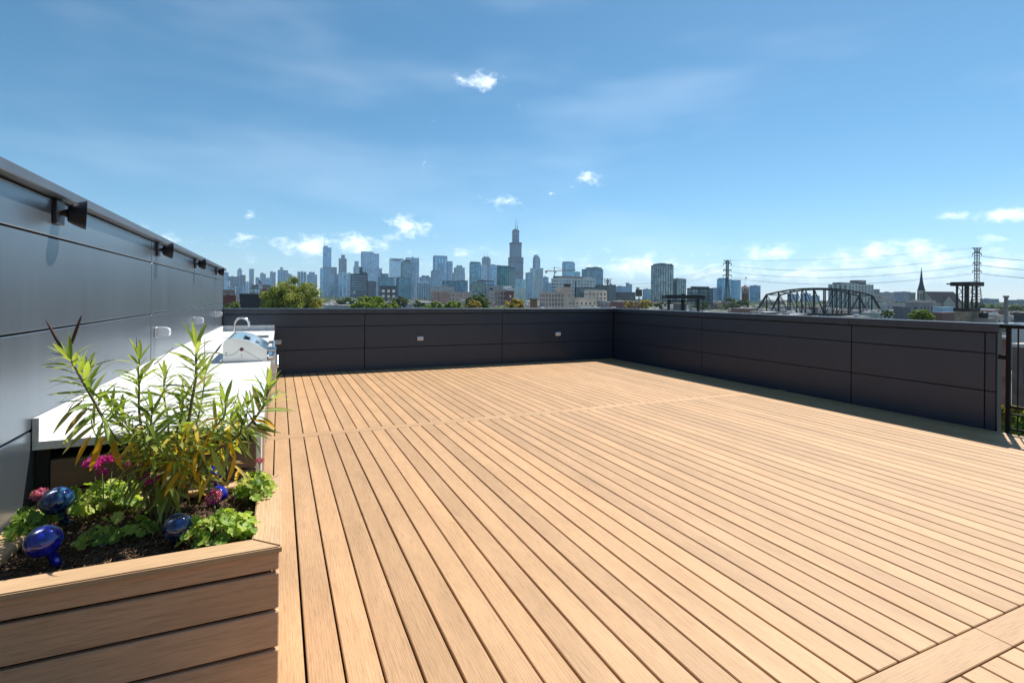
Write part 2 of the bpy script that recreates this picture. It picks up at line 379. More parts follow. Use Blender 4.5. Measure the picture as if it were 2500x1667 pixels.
fp = panel_wall('parapet_wall', 'long dark grey panelled parapet across the far end of the deck', ((3.3, YF+.1, 0), MB().box(XL+.01, XR+.2, YF+.016, YF+.22, -.1, 1.2)),
                'x', YF, -1, (XL+.004, 1.596, 4.63, XR-.016), (-.02, .449, .896, 1.142), M_panel2)
for a, b in zip((XL+.006, 1.62, 4.66), (1.62, 4.66, XR-.05)):
    obj('coping', MB().cbox(a+.001, b-.001, YF-.05, YF+.27, 1.148, ZP, .005), M_cope2, fp)
obj('base_trim', MB().cbox(XL, XR-.02, YF-.012, YF-.001, -.01, .028, .002), M_cope2, fp)
rp = panel_wall('parapet_wall', 'dark grey panelled parapet along the right side ending at the railing', ((XR+.1, 7, 0), MB().box(XR+.016, XR+.09, 3.215, YF+.01, -.1, 1.2)),
                'y', XR, -1, (3.21, 3.318, 4.894, 7.838, YF-.002), (-.02, .449, .896, 1.142), M_panel2)
for a, b in zip((3.165, 4.9, 7.85), (4.9, 7.85, YF+.27)):
    obj('coping', MB().cbox(XR-.05, XR+.15, a+.001, b-.001, 1.148, ZP, .005), M_cope2, rp)
obj('end_trim', MB().cbox(XR+.002, XR+.092, 3.196, 3.208, -.02, 1.146, .002), M_panel2, rp)

# --- railing
rl = root('railing', (XR+.02, 2.2, 0), 'black metal railing with thin vertical bars continuing from the right parapet', 'railing')
obj('top_rail', MB().cbox(XR-.005, XR+.045, -1.2, 3.163, 1.2, 1.243, .004), M_rail, rl)
for yp in (3.105, 1.55, 0.0):
    obj('post', MB().cbox(XR, XR+.04, yp-.0195, yp+.0195, -.02, 1.199, .003), M_rail, rl)
for z0, z1 in ((.285, .313), (.205, .224), (.036, .056)):
    obj('rail', MB().cbox(XR+.008, XR+.032, -1.2, 3.084, z0, z1, .002), M_rail, rl)
obj('wall_bracket', MB().cbox(XR+.006, XR+.034, 3.127, 3.195, .838, .888, .002), M_rail, rl)
pk = MB().cbox(-.006, .006, -.006, .006, .314, 1.198, .001).mesh('bar', M_rail); pk2 = MB().cbox(-.006, .006, -.006, .006, .057, .204, .001).mesh('bar', M_rail)
for i in range(38):
    y = 3.02-.108*i
    if min(abs(y-q) for q in (3.105, 1.55, 0)) < .025: continue
    inst('bar', pk, Matrix.Translation((XR+.02, y, 0)), rl); inst('bar', pk2, Matrix.Translation((XR+.02, y, 0)), rl)

# --- wall lamps
def sconce(y, label):
    z = 1.878; rt = root('wall_lamp', (XL, y, z), label, 'lamp', 'black lamps along the grey wall')
    obj('back_plate', MB().cbox(XL+.001, XL+.018, y-.048, y+.048, z-.054, z+.054, .003), M_sconce, rt)
    rx = Matrix.Translation((XL, y, z)) @ Matrix.Rotation(R(90), 4, 'Y')
    obj('knuckle', MB().lathe([(0, .018), (.013, .018), (.013, .028), (.017, .029), (.017, .037), (.02, .038), (.02, .044), (0, .044)], 18, rx), M_sconce, rt, 'auto')
    rs = Matrix.Translation((XL+.042, y, z)) @ Matrix.Rotation(R(16), 4, 'Z') @ Matrix.Rotation(R(92), 4, 'Y')
    sh = obj('shade', MB().lathe([(0, 0), (.034, 0), (.039, .003), (.05, .022), (.06, .045), (.0685, .068), (.0655, .068), (.057, .045), (.047, .022), (.03, .005), (0, .005)], 28, rs), M_sconce, rt, 'auto')
    obj('lens', MB().lathe([(0, .03), (.05, .03), (.05, .032), (0, .032)], 20, rs), M_dark, rt)
    return rt
s0 = sconce(3.032, 'nearest black lamp on the grey wall, above the planter')
for y, lb in ((5.19, 'second black wall lamp from the left, above the first clear outlet cover'), (7.325, 'third black wall lamp from the left on the grey wall'),
              (9.63, 'farthest black wall lamp, at the end of the grey wall')):
    copy_tree(s0, (XL, y, 1.878), lb)

# --- outlets under clear covers
mt, t, b = newmat('clear_cover'); b.inputs['Base Color'].default_value = (.93, .96, 1, 1); b.inputs['Transmission Weight'].default_value = .38; b.inputs['Roughness'].default_value = .07; b.inputs['IOR'].default_value = 1.46; M_clear = mt
def outlet(M, label, w, h, d, group):
    rt = root('outlet_box', M.translation, label, 'outlet', group)
    def P(name, mb, mat, sm=False):
        mb.v = [tuple(M @ Vector(v)) for v in mb.v]; return obj(name, mb, mat, rt, sm)
    P('back_plate', MB().cbox(-w/2, w/2, -h/2, h/2, .001, .018, .003), M_steelw)
    P('socket', MB().cbox(-w*.26, w*.26, -h*.32, h*.32, .0185, .034, .003), M_white)
    for k in (-1, 1): P('socket_slot', MB().box(-w*.1, w*.1, k*h*.15-.004, k*h*.15+.004, .0341, .036), M_dark)
    n = 6; prof = [(-h/2, .02)] + [(-h/2*math.cos(a)**.5 if a < math.pi/2 else h/2*abs(math.cos(a))**.5, .02+d*math.sin(a)**.8) for a in [math.pi*(i+.5)/11 for i in range(11)]] + [(h/2, .02)]
    mb = MB()
    mb.prism(prof, 'x', -w/2, w/2)
    P('cover', mb, M_clear, 'auto')
for y, lb in ((5.16, 'nearest clear outlet cover on the grey wall'), (7.27, 'middle clear outlet cover on the grey wall'), (9.58, 'farthest clear outlet cover on the grey wall, near its end')):
    M = Matrix(((0, 0, 1, XL), (1, 0, 0, y), (0, 1, 0, 1.19), (0, 0, 0, 1)))
    outlet(M, lb, .088, .088, .085, 'clear outlet covers on the grey wall')
for x, z, lb in ((-.012, .613, 'outlet on the far parapet beside the white counter end'), (2.732, .616, 'outlet in the middle panel of the far parapet'), (6.06, .64, 'outlet on the far parapet nearest its right corner')):
    M = Matrix(((1, 0, 0, x), (0, 0, -1, YF-.001), (0, 1, 0, z), (0, 0, 0, 1)))
    outlet(M, lb, .125, .092, .03, 'outlets on the far parapet')

# --- outdoor kitchen counter
mt, t, b = newmat('white_quartz'); mp = coords(t, (1, 3.2, 1)); n1 = nnoise(t, mp.outputs[0], 2.2, 7, .6, 1.6)
v_ = ramp(t, n1, [(.485, (.72, .72, .71)), (.5, (.5, .5, .5)), (.515, (.72, .72, .71))]); n2 = nnoise(t, mp.outputs[0], 1.1, 3)
t.links.new(mixc(t, ramp(t, n2, [(.4, (0,)*3), (.6, (1,)*3)]), (.72, .72, .71), v_), b.inputs['Base Color']); b.inputs['Roughness'].default_value = .32; M_quartz = mt
CX1, CY0 = -.066, 2.79
def ct(y): return .887 - .0058*(y-2.8)                       # worktop height: it falls slightly to the far end
kc = root('kitchen_counter', (-.5, 6.5, 0), 'white topped outdoor kitchen counter running along the grey wall', 'counter')
G0, G1 = 5.53, 6.50                                          # cut-out of the grill
def slab(x0, x1, y0, y1, dz0, dz1):
    mb = MB(); mb.box(x0, x1, y0, y1, 0, 1)
    mb.v = [(x, y, ct(y) + (dz1 if z > .5 else dz0)) for x, y, z in mb.v]; return mb
top = MB()
for q in ((XL+.003, CX1, CY0, G0), (XL+.003, CX1, G1, YF-.003), (XL+.003, -.50, G0, G1)):
    s_ = slab(*q, -.034, 0); top.add(s_.v, s_.f)
obj('worktop', top, M_quartz, kc)
obj('backsplash', slab(XL+.002, XL+.024, CY0+.002, YF-.025, .001, .098), M_quartz, kc)
obj('backsplash', slab(XL+.026, CX1-.004, YF-.024, YF-.002, .001, .098), M_quartz, kc)
obj('cabinet_body', MB().box(XL+.02, CX1-.06, CY0+.05, YF-.02, .0, .80), M_black, kc)
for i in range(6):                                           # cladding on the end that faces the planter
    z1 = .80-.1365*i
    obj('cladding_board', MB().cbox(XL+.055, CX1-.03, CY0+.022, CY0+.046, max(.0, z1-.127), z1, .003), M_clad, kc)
obj('corner_trim', MB().cbox(CX1-.028, CX1-.006, CY0+.02, CY0+.05, 0, .84, .002), M_white, kc)
obj('wall_gap_trim', MB().cbox(XL+.002, XL+.05, CY0+.03, CY0+.05, 0, .85, .002), M_black, kc)
ys = [2.86, 3.5, 4.14, 4.78, 5.5, 6.52, 7.3, 8.1, 8.9, 9.7, 10.7]
for i, (a, b_) in enumerate(zip(ys[:-1], ys[1:])):
    zt = .80 if i != 4 else .66
    d = obj('cabinet_door', MB().cbox(CX1-.058, CX1-.034, a+.006, b_-.006, .09, zt, .003), M_steel if i != 1 else M_steelw, kc)
    obj('door_handle', MB().tube([(CX1-.034, b_-.07, zt-.12), (CX1-.01, b_-.07, zt-.12), (CX1-.01, b_-.07, zt-.34), (CX1-.034, b_-.07, zt-.34)], .006, 8), M_steel, d, 'auto')
# perforated steel vent panel beside the planter
vp = obj('vent_panel', MB().cbox(CX1-.034, CX1-.030, 2.9, 3.3, .5, .78, .001), M_steelw, kc)
dots = MB()
for i in range(9):
    for j in range(6): dots.box(CX1-.0298, CX1-.028, 2.93+.04*i, 2.948+.04*i, .53+.04*j, .548+.04*j)
obj('vent_hole', dots, M_black, vp)

# --- grill (hood profile in x,z; runs along y)
zb = ct(6.0)
gr = root('gas_grill', (-.29, 6.0, zb), 'stainless built-in grill with rounded hood on the white counter', 'grill')
prof = [(-.472, 0), (-.474, .165), (-.468, .192), (-.448, .214), (-.42, .222), (-.375, .224), (-.33, .218), (-.27, .199), (-.21, .170), (-.155, .138), (-.10, .098), (-.1, 0)]
def hood(y0, y1, inset=0):
    return MB().prism([(x + (inset if x < -.3 else -inset), z - (inset if z > .01 else 0) + zb + .004) for x, z in prof], 'y', y0, y1)
obj('hood_side', hood(G0+.012, G0+.03), M_steelw, gr); obj('hood_side', hood(G1-.03, G1-.012), M_steelw, gr)
hd = obj('hood', hood(G0+.031, G1-.031, .002), M_lid, gr, 'auto')
seam = MB().tube([(-.462, G0+.0105, zb+.075), (-.40, G0+.0105, zb+.072), (-.37, G0+.0105, zb+.085), (-.345, G0+.0105, zb+.115), (-.30, G0+.0105, zb+.115), (-.15, G0+.0105, zb+.012), (-.11, G0+.0105, zb+.03)], .0014, 5)
obj('lid_seam', seam, M_dark, gr)
obj('side_badge', MB().lathe([(0, 0), (.018, 0), (.016, .003), (0, .003)], 12, Matrix.Translation((-.318, G0+.0115, zb+.122)) @ Matrix.Rotation(R(90), 4, 'X')), MAT('badge', (.12, .03, .025), .4), gr)
for k in range(2): obj('bolt', MB().lathe([(0, 0), (.004, 0), (.004, .002), (0, .002)], 8, Matrix.Translation((-.318, G0+.0115, zb+.07-.018*k)) @ Matrix.Rotation(R(90), 4, 'X')), M_dark, gr)
obj('bolt', MB().lathe([(0, 0), (.006, 0), (.006, .002), (0, .002)], 8, Matrix.Translation((-.448, G0+.0115, zb+.092)) @ Matrix.Rotation(R(90), 4, 'X')), M_dark, gr)
th = MB(); th.obox(Matrix.Translation((-.285, 5.86, zb+.214)) @ Matrix.Rotation(R(27), 4, 'Y'), .03, .05, .006)
obj('thermometer', th, M_dark, gr); th = MB(); th.obox(Matrix.Translation((-.19, 5.86, zb+.168)) @ Matrix.Rotation(R(32), 4, 'Y'), .02, .035, .006); obj('logo_plate', th, M_steel, gr)
obj('hood_handle', MB().tube([(-.10, G0+.06, zb+.105), (-.045, G0+.06, zb+.11), (-.045, G1-.06, zb+.11), (-.10, G1-.06, zb+.105)], .017, 12), M_steel, gr, 'auto')
obj('front_shelf', MB().cbox(-.099, -.022, G0+.01, G1-.01, zb+.015, zb+.062, .012), M_steel, gr)
obj('control_panel', MB().prism([(-.10, zb+.012), (-.035, zb+.012), (-.012, zb-.13), (-.10, zb-.13)], 'y', G0+.02, G1-.02), M_steelw, gr)
kb = MB().lathe([(0, .026), (.02, .026), (.024, .02), (.026, 0), (0, 0)], 14).mesh('knob', M_steel, 'auto')
kd = MB().lathe([(.0, .0005), (.036, .0005), (.036, .004), (0, .004)], 14).mesh('knob_ring', M_dark)
for i in range(6):
    Mk = Matrix.Translation((-.024, G0+.1+.15*i, zb-.055)) @ Matrix.Rotation(R(81), 4, 'Y')
    inst('knob', kb, Mk, gr); inst('knob_ring', kd, Mk, gr)
obj('rear_vent', MB().cbox(-.499, -.476, G0+.02, G1-.02, zb+.002, zb+.03, .003), M_steel, gr)
obj('drip_tray_front', MB().cbox(-.09, -.02, G0+.05, G1-.05, zb-.26, zb-.135, .006), M_steelw, gr)
# --- faucet
fx, fy = -.615, 9.0; fz = ct(fy)
fc = root('faucet', (fx, fy, fz), 'chrome gooseneck faucet behind the grill', 'faucet')
arc = [(fx, fy, fz+.03), (fx, fy, fz+.2)] + [(fx+.1-.1*math.cos(a), fy, fz+.2+.1*math.sin(a)) for a in [math.pi*i/10 for i in range(1, 10)]] + [(fx+.2, fy, fz+.195), (fx+.205, fy, fz+.165)]
obj('spout', MB().tube(arc, [.0165]*(len(arc)-2)+[.0165, .017], 12), M_steel, fc, 'auto')
obj('faucet_base', MB().lathe([(0, 0), (.028, 0), (.028, .008), (.02, .014), (.02, .05), (0, .05)], 16, Matrix.Translation((fx, fy, fz+.0005))), M_steel, fc, 'auto')
obj('faucet_lever', MB().tube([(fx, fy-.02, fz+.04), (fx, fy-.06, fz+.055), (fx+.01, fy-.1, fz+.075)], [.007, .006, .005], 8), M_steel, fc, 'auto')
# sink rim in the worktop
sk = root('sink', (-.42, 9.0, ct(9)), 'steel sink set in the counter below the faucet', 'sink')
rim = MB()
for q in ((-.56, -.14, 8.75, 8.765), (-.56, -.14, 9.235, 9.25), (-.56, -.545, 8.765, 9.235), (-.155, -.14, 8.765, 9.235)):
    s_ = slab(*q, .0005, .006); rim.add(s_.v, s_.f)
obj('sink_rim', rim, M_steel, sk); obj('basin', slab(-.545, -.155, 8.765, 9.235, .0006, .002), M_dark, sk)

# --- planter
PX0, PX1, PY0, PY1, PZ = XL+.012, .017, 2.0, 2.782, .63
pl = root('planter_box', ((PX0+PX1)/2, (PY0+PY1)/2, 0), 'wood-look planter box with wide cap boards in the left foreground', 'planter')
obj('liner', MB().box(PX0+.04, PX1-.04, PY0+.035, PY1-.02, 0, .54), M_black, pl)
zt = .600; hts = [.061] + [.1245]*4
for i, h in enumerate(hts):
    z0 = max(.004, zt-h)
    obj('board', MB().cbox(PX0, PX1-.008, PY0+.012, PY0+.034, z0, zt, .0035), M_plank, pl)
    obj('board', MB().cbox(PX1-.03, PX1-.009, PY0+.0345, PY1, z0, zt, .0035), M_planky, pl)
    zt = z0-.012
CW = .098
def cap(poly, mat, along):
    bm = bmesh.new(); vs_ = [bm.verts.new((x, y, PZ-.024)) for x, y in poly]; f = bm.faces.new(vs_)
    r_ = bmesh.ops.extrude_face_region(bm, geom=[f])
    for v in [g for g in r_['geom'] if isinstance(g, bmesh.types.BMVert)]: v.co.z = PZ
    bmesh.ops.recalc_face_normals(bm, faces=bm.faces[:])
    bmesh.ops.bevel(bm, geom=[e for e in bm.edges if e.calc_length() > .05], offset=.004, segments=2, affect='EDGES')
    bm.verts.index_update(); mb = MB().add([v.co for v in bm.verts], [[v.index for v in f.verts] for f in bm.faces]); bm.free()
    return obj('cap_board', mb, mat, pl, 'auto')
g = .0012
cap([(PX0, PY0-.012), (PX1-g, PY0-.012), (PX1-CW-g, PY0-.012+CW), (PX0+CW+g, PY0-.012+CW)][:4] if False else [(PX0+g, PY0-.012), (PX1-g, PY0-.012), (PX1-CW-g, PY0-.012+CW), (PX0+CW+g, PY0-.012+CW)], M_cap, 'x')
cap([(PX1, PY0-.012+g), (PX1, PY1-g), (PX1-CW, PY1-CW-g), (PX1-CW, PY0-.012+CW+g)], M_capy, 'y')
cap([(PX0, PY0-.012+g), (PX0+CW, PY0-.012+CW+g), (PX0+CW, PY1-CW-g), (PX0, PY1-g)], M_capy, 'y')
cap([(PX0+g, PY1), (PX0+CW+g, PY1-CW), (PX1-CW-g, PY1-CW), (PX1-g, PY1)], M_cap, 'x')
# soil, lumpy
SX0, SX1, SY0, SY1 = PX0+.035, PX1-.035, PY0+.03, PY1-.03
def soilz(x, y):
    v = Vector((x*5, y*5, 0)); return .596 + .03*noise.noise(v) + .014*noise.noise(v*4.3)
sm = MB(); nx, ny = 70, 60
for j in range(ny+1):
    for i in range(nx+1):
        x = SX0+(SX1-SX0)*i/nx; y = SY0+(SY1-SY0)*j/ny; e = min(i, nx-i, j, ny-j)
        sm.v.append((x, y, min(soilz(x, y), .602 if e < 6 else 9)))
for j in range(ny):
    for i in range(nx): k = j*(nx+1)+i; sm.f.append((k, k+1, k+nx+2, k+nx+1))
M_soil = MAT('soil', (.045, .028, .018), .95, 0, .5, 40, .6, 160)
obj('soil', sm, M_soil, pl, True)
ml = MB()
for i in range(5200):
    x = random.uniform(SX0+.05, SX1-.05); y = random.uniform(SY0+.05, SY1-.05); L = random.uniform(.004, .019); w = random.uniform(.001, .0035)
    M = Matrix.Translation((x, y, soilz(x, y)+random.uniform(0, .008))) @ Matrix.Rotation(random.uniform(0, 6.28), 4, 'Z') @ Matrix.Rotation(random.gauss(0, .3), 4, 'Y') @ Matrix.Rotation(random.gauss(0, .5), 4, 'X')
    ml.add([M @ Vector(p) for p in ((-L, -w, 0), (L, -w*.7, 0), (L, w*.7, .001), (-L, w, 0), (0, 0, .0025))], [(0, 1, 4), (1, 2, 4), (2, 3, 4), (3, 0, 4)])
M_mulch = leafmat('mulch', [(.035, .02, .012), (.10, .055, .03), (.22, .13, .07)], 0, .9, True, 30)
obj('mulch', ml, M_mulch, pl, fix=False, kind='stuff')

# ================================================================== PLANTS IN THE PLANTER
def c5(X, Y): return X/3.136, 740+Y/3.136
def c6(X, Y): return X/2.6714, 1080+Y/2.6714
M_ol = [leafmat('oleander_green', [(.10, .17, .025), (.22, .33, .06), (.40, .48, .12)], .55, .38),
        leafmat('oleander_pale', [(.26, .33, .10), (.40, .47, .16), (.52, .56, .26)], .55, .4),
        leafmat('oleander_yellow', [(.62, .33, .02), (.75, .48, .03), (.68, .54, .10)], .5, .45),
        leafmat('oleander_blush', [(.34, .20, .13), (.32, .30, .11), (.26, .32, .09)], .5, .42)]
M_stem = MAT('oleander_stem', (.16, .14, .06), .7, 0, .3, 30); M_twig = MAT('dry_twig', (.11, .05, .025), .8, 0, .3, 40); M_pod = MAT('seed_pod', (.055, .022, .012), .6, 0, .3, 40)
M_rib = MAT('leaf_rib', (.34, .38, .16), .5)
def lance(L, w, bend, twist, mat):
    """narrow leaf along +X, arching down, folded at the midrib"""
    mb = MB(); n = 8
    for i in range(n+1):
        s_ = i/n; ww = w*(math.sin(math.pi*min(1, s_*.96+.03))**.75)*(1 if s_ < .5 else 1-.25*(s_-.5)); ww = ww if 0 < i < n else w*.04
        x = L*(math.sin(bend*s_)/bend if bend else s_); z = -L*((1-math.cos(bend*s_))/bend if bend else 0); a = twist*s_
        for k in (-1, 0, 1):
            yy = k*ww*math.cos(a); mb.v.append((x, yy, z + (abs(k)*ww*.30) + k*ww*math.sin(a)))
    for i in range(n):
        for k in (0, 1): q = i*3+k; mb.f.append((q, q+3, q+4, q+1))
    return mb, mb.mesh('leaf', mat, True, False)
LV = {}
for mi in range(4):
    for k, (L, w, bd, tw) in enumerate(((.128, .0074, .35, .2), (.142, .0080, .8, -.3), (.112, .0085, .15, .1), (.135, .0066, 1.3, .5), (.122, .0092, .5, -.2))):
        LV[mi, k] = lance(L, w, bd, tw, M_ol[mi])
OB = Vector((-.40, 2.42, .60))
ol = root('oleander_shrub', OB, 'tall oleander shrub with narrow green and yellow leaves in the planter', 'shrub')
leaves = []          # (matrix, mat, variant, size)
def add_leaf(p, d, mi, scale, k=None, roll=None):
    d = Vector(d).normalized(); z = Vector((0, 0, 1)); y = z.cross(d)
    if y.length < .05: y = Vector((1, 0, 0)).cross(d)
    y.normalize(); z = d.cross(y)
    M = Matrix((( d.x, y.x, z.x, p.x), (d.y, y.y, z.y, p.y), (d.z, y.z, z.z, p.z), (0, 0, 0, 1)))
    M = M @ Matrix.Rotation(random.gauss(0, .45) if roll is None else roll, 4, 'X') @ Matrix.Scale(scale, 4)
    leaves.append((M, mi, random.randrange(5) if k is None else k, scale))
def catm(pts, n=7):
    out = []
    P = [pts[0]] + list(pts) + [pts[-1]]
    for i in range(1, len(P)-2):
        for j in range(n):
            t_ = j/n; a, b, c, d = P[i-1], P[i], P[i+1], P[i+2]
            out.append(.5*((2*b)+(c-a)*t_+(2*a-5*b+4*c-d)*t_*t_+(3*b-a-3*c+d)*t_**3))
    out.append(P[-2]); return out
rs = random.Random(11)
# stems: points in the picture with their distance y; then tip size, where leaves begin, pale share
STEMS = [([(1120,1360,2.42),(1010,1190,2.40),(860,1000,2.38),(690,700,2.35),(600,540,2.34),(545,440,2.33)], .0068, .30, .35, 1.0),
         ([(860,1000,2.38),(720,740,2.37),(670,600,2.37),(660,540,2.37)], .004, .55, .1, .9),
         ([(1160,1360,2.45),(1120,1150,2.47),(1068,850,2.5),(1066,640,2.5),(1058,520,2.5),(1068,440,2.5)], .006, .34, .35, .9),
         ([(1200,1370,2.5),(1290,1000,2.56),(1262,760,2.58),(1255,620,2.6),(1260,560,2.6)], .005, .34, .5, .8),
         ([(1210,1380,2.46),(1420,1010,2.45),(1470,740,2.44),(1500,560,2.43),(1500,420,2.43),(1502,330,2.43)], .0075, .22, .25, 1.05),
         ([(1240,1370,2.5),(1440,1130,2.52),(1520,860,2.54),(1560,640,2.55),(1570,520,2.55)], .005, .3, .45, .85),
         ([(1260,1380,2.44),(1460,1180,2.42),(1640,960,2.40),(1720,850,2.40),(1722,770,2.40)], .006, .35, .3, .95),
         ([(1270,1390,2.42),(1560,1220,2.40),(1830,1010,2.38),(1990,830,2.36),(2040,720,2.35),(2055,650,2.35)], .0068, .42, .1, 1.05),
         ([(1830,1010,2.38),(1880,900,2.4),(1895,800,2.4)], .004, .3, .4, .8),
         ([(1190,1370,2.36),(1165,1180,2.32),(1150,1020,2.30),(1158,900,2.29),(1162,850,2.29)], .0065, .35, .05, 1.1),
         ([(1170,1370,2.40),(1060,1080,2.42),(960,920,2.44),(925,830,2.45)], .0045, .45, .3, .85),
         ([(1250,1380,2.52),(1580,1130,2.58),(1700,1000,2.6),(1760,920,2.6)], .0045, .35, .5, .85),
         ([(1200,1370,2.48),(1330,1080,2.5),(1390,860,2.5),(1405,740,2.5)], .0048, .3, .5, .9),
         ([(1220,1375,2.55),(1620,1060,2.62),(1820,900,2.64),(1840,830,2.64)], .0045, .3, .5, .85),
         ([(1180,1370,2.44),(1010,1040,2.5),(880,880,2.52),(850,800,2.52)], .0042, .35, .4, .8),
         ([(1230,1385,2.37),(1330,1250,2.32),(1380,1120,2.30),(1400,1040,2.3)], .005, .3, .2, .9)]
for (pts, r0, t0, pale, sz) in STEMS:
    P = [aty(*c5(X, Y), y) for X, Y, y in pts]
    if pts[0][1] > 1300: P[0] = Vector((P[0].x*.5+OB.x*.5, P[0].y*.5+OB.y*.5, .585))
    Q = catm(P); n = len(Q)
    obj('stem', MB().tube(Q, [r0*(1-.62*i/(n-1)) for i in range(n)], 7), M_stem, ol, True)
    L = sum((Q[i+1]-Q[i]).length for i in range(n-1)); acc = 0; nxt = t0*L; ph = rs.uniform(0, 6)
    for i in range(n-1):
        seg = (Q[i+1]-Q[i]); sl_ = seg.length
        while acc+sl_ >= nxt and nxt < L:
            u = (nxt-acc)/sl_; p = Q[i]+seg*u; s_ = nxt/L; tdir = seg.normalized(); ph += 1.05
            for k in range(3):
                a = ph+k*2.094+rs.gauss(0, .2); side = tdir.orthogonal().normalized(); side = Matrix.Rotation(a, 3, tdir) @ side
                up = -.35+1.75*max(0, s_-.45)/.55 + rs.gauss(0, .22)
                d = side + tdir*up + Vector((0, 0, -.12))
                if s_ < .5 and rs.random() < .35: continue
                yel = rs.random() < max(0, .62-s_)*1.35 and p.z < 1.02
                mi = 2 if yel else (1 if rs.random() < pale else (3 if rs.random() < .10 else 0))
                add_leaf(p, d, mi, sz*rs.uniform(.72, 1.08)*(1.0 if s_ < .93 else .85))
            nxt += (.0175 if s_ > .6 else .028)*rs.uniform(.8, 1.2)
        acc += sl_
    for k in range(5):                                        # tuft at the tip
        a = k*1.257; side = Matrix.Rotation(a, 3, Q[-1]-Q[-2]) @ (Q[-1]-Q[-2]).orthogonal().normalized()
        add_leaf(Q[-1], side*.55+(Q[-1]-Q[-2]).normalized()*1.3, 0, sz*rs.uniform(.75, 1.0), 2)
for i in range(200):                                          # tangle of ageing leaves low in the shrub
    X = rs.triangular(880, 1900, 1420); Y = rs.uniform(930, 1400) - 60*abs(X-1300)/500; y = rs.uniform(2.3, 2.58); p = aty(*c5(X, Y), y)
    a = rs.uniform(0, 6.28); mi = rs.choice((0, 0, 1, 2, 2, 3, 2))
    add_leaf(p, (math.cos(a), math.sin(a), rs.uniform(-1.4, .5) if mi == 2 else rs.uniform(-.5, .8)), mi, rs.uniform(.7, 1.0), rs.randrange(5) if mi != 2 else rs.choice((1, 3, 4)))
for (X, Y, dx, dz, mi, sc) in ((860,1030,.15,-1,2,1.1),(790,1010,-.3,-1,2,1.15),(700,1010,-.45,-.8,2,.9),(640,740,-.9,-.9,3,1.0),(690,790,-.85,-.9,3,1.0),(700,880,-.9,-.8,1,1.05),(760,910,-1,-.7,3,1.0),
                               (1440,930,0,-1,2,1.2),(1350,1010,.05,-1,2,1.05),(1740,960,.15,-1,2,1.0),(1800,1140,-.1,-1,2,1.1),(1240,1400,.3,.8,2,1.0),(800,900,.25,-.9,0,1.2),(700,800,0,-1,0,1.1),(1020,870,0,-1,0,1.05),
                               (1620,1100,.25,-.8,0,1.2),(1400,1180,-.6,-.9,0,1.2),(1240,1370,.5,-.6,0,1.2),(1200,1380,.15,-.9,0,1.0)):
    p = aty(*c5(X, Y), 2.31); add_leaf(p, (dx, -.15, dz), mi, sc, 4 if mi in (0, 2) else 1, 1.2*rs.choice((-1, 1)))
leaves.sort(key=lambda q: -q[3]/max(.5, (q[0].translation-Vector((0, 0, 1.5))).length))
rest = MB(); restm = {0: MB(), 1: MB(), 2: MB(), 3: MB()}
for i, (M, mi, k, sc) in enumerate(leaves):
    if i < 300: inst('leaf', LV[mi, k][1], M, ol)
    else:
        src = LV[mi, k][0]; restm[mi].add([M @ Vector(v) for v in src.v], src.f)
for mi, mb in restm.items():
    if mb.v: obj('small_leaves', mb, M_ol[mi], ol, True, False, kind='stuff')
def pod(pts, y, r_):
    P = catm([aty(*c5(X, Y), y) for X, Y in pts], 5); n = len(P)
    obj('seed_pod', MB().tube(P, [r_*max(.25, math.sin(math.pi*(.12+.82*i/(n-1)))) for i in range(n)], 7), M_pod, ol, True)
pod([(485,365), (430,270), (352,128)], 2.33, .0052); pod([(540,330), (580,220), (626,90)], 2.33, .0056)
pod([(1640,390), (1700,310)], 2.5, .0035); pod([(1900,840), (1990,955), (2150,992)], 2.36, .0042)
for pts, y in (([(545,440),(525,400),(485,365)],2.33), ([(525,400),(530,370),(540,330)],2.33), ([(525,400),(450,392),(395,383)],2.33), ([(670,480),(665,440),(658,410)],2.37), ([(690,490),(780,455),(878,432)],2.37),
               ([(1068,450),(1048,330),(1046,265)],2.5), ([(1068,470),(1062,350),(1066,280)],2.5), ([(1180,470),(1260,400),(1330,338)],2.55), ([(1565,520),(1568,350),(1568,265)],2.55),
               ([(1620,420),(1630,400),(1640,390)],2.5), ([(1760,800),(1810,740),(1828,655)],2.5), ([(1830,1010),(1870,870),(1900,840)],2.36)):
    P = catm([aty(*c5(X, Y), y) for X, Y in pts], 4)
    obj('twig', MB().tube(P, [.0022-.0013*i/(len(P)-1) for i in range(len(P))], 5), M_twig, ol, True)

# --- geraniums
M_ge = leafmat('geranium_leaf', [(.10, .19, .025), (.24, .38, .05), (.42, .55, .10), (.55, .62, .14)], .5, .5, scale=25)
M_gs = MAT('geranium_stem', (.16, .17, .05), .7, 0, .3, 30)
M_fl = leafmat('magenta_petal', [(.32, .008, .16), (.55, .02, .30), (.70, .07, .42)], .3, .5, True, 60)
M_fd = leafmat('faded_petal', [(.40, .05, .12), (.55, .12, .25), (.45, .2, .2)], .3, .6, True, 60)
def gleaf(seed):
    r_ = random.Random(seed); mb = MB(); mb.v.append((0, 0, 0)); n = 28
    for ring, (f, zz) in enumerate(((.55, .0), (1.0, .16))):
        for i in range(n):
            a = -2.85+5.7*i/(n-1); lob = 1 + .11*math.cos(a*7*2*math.pi/5.7*.9) + .03*r_.uniform(-1, 1)
            rr = .029*f*(lob if ring else 1+.05*math.cos(a*7)); mb.v.append((rr*math.cos(a), rr*math.sin(a), .029*(zz*f + .10*math.sin(a*5.5+seed)*f*f)))
    for i in range(n-1):
        mb.f.append((0, 1+i, 2+i)); mb.f.append((1+i, 1+n+i, 2+n+i, 2+i))
    return mb.mesh('leaf', M_ge, True, False)
GL = [gleaf(k) for k in range(5)]
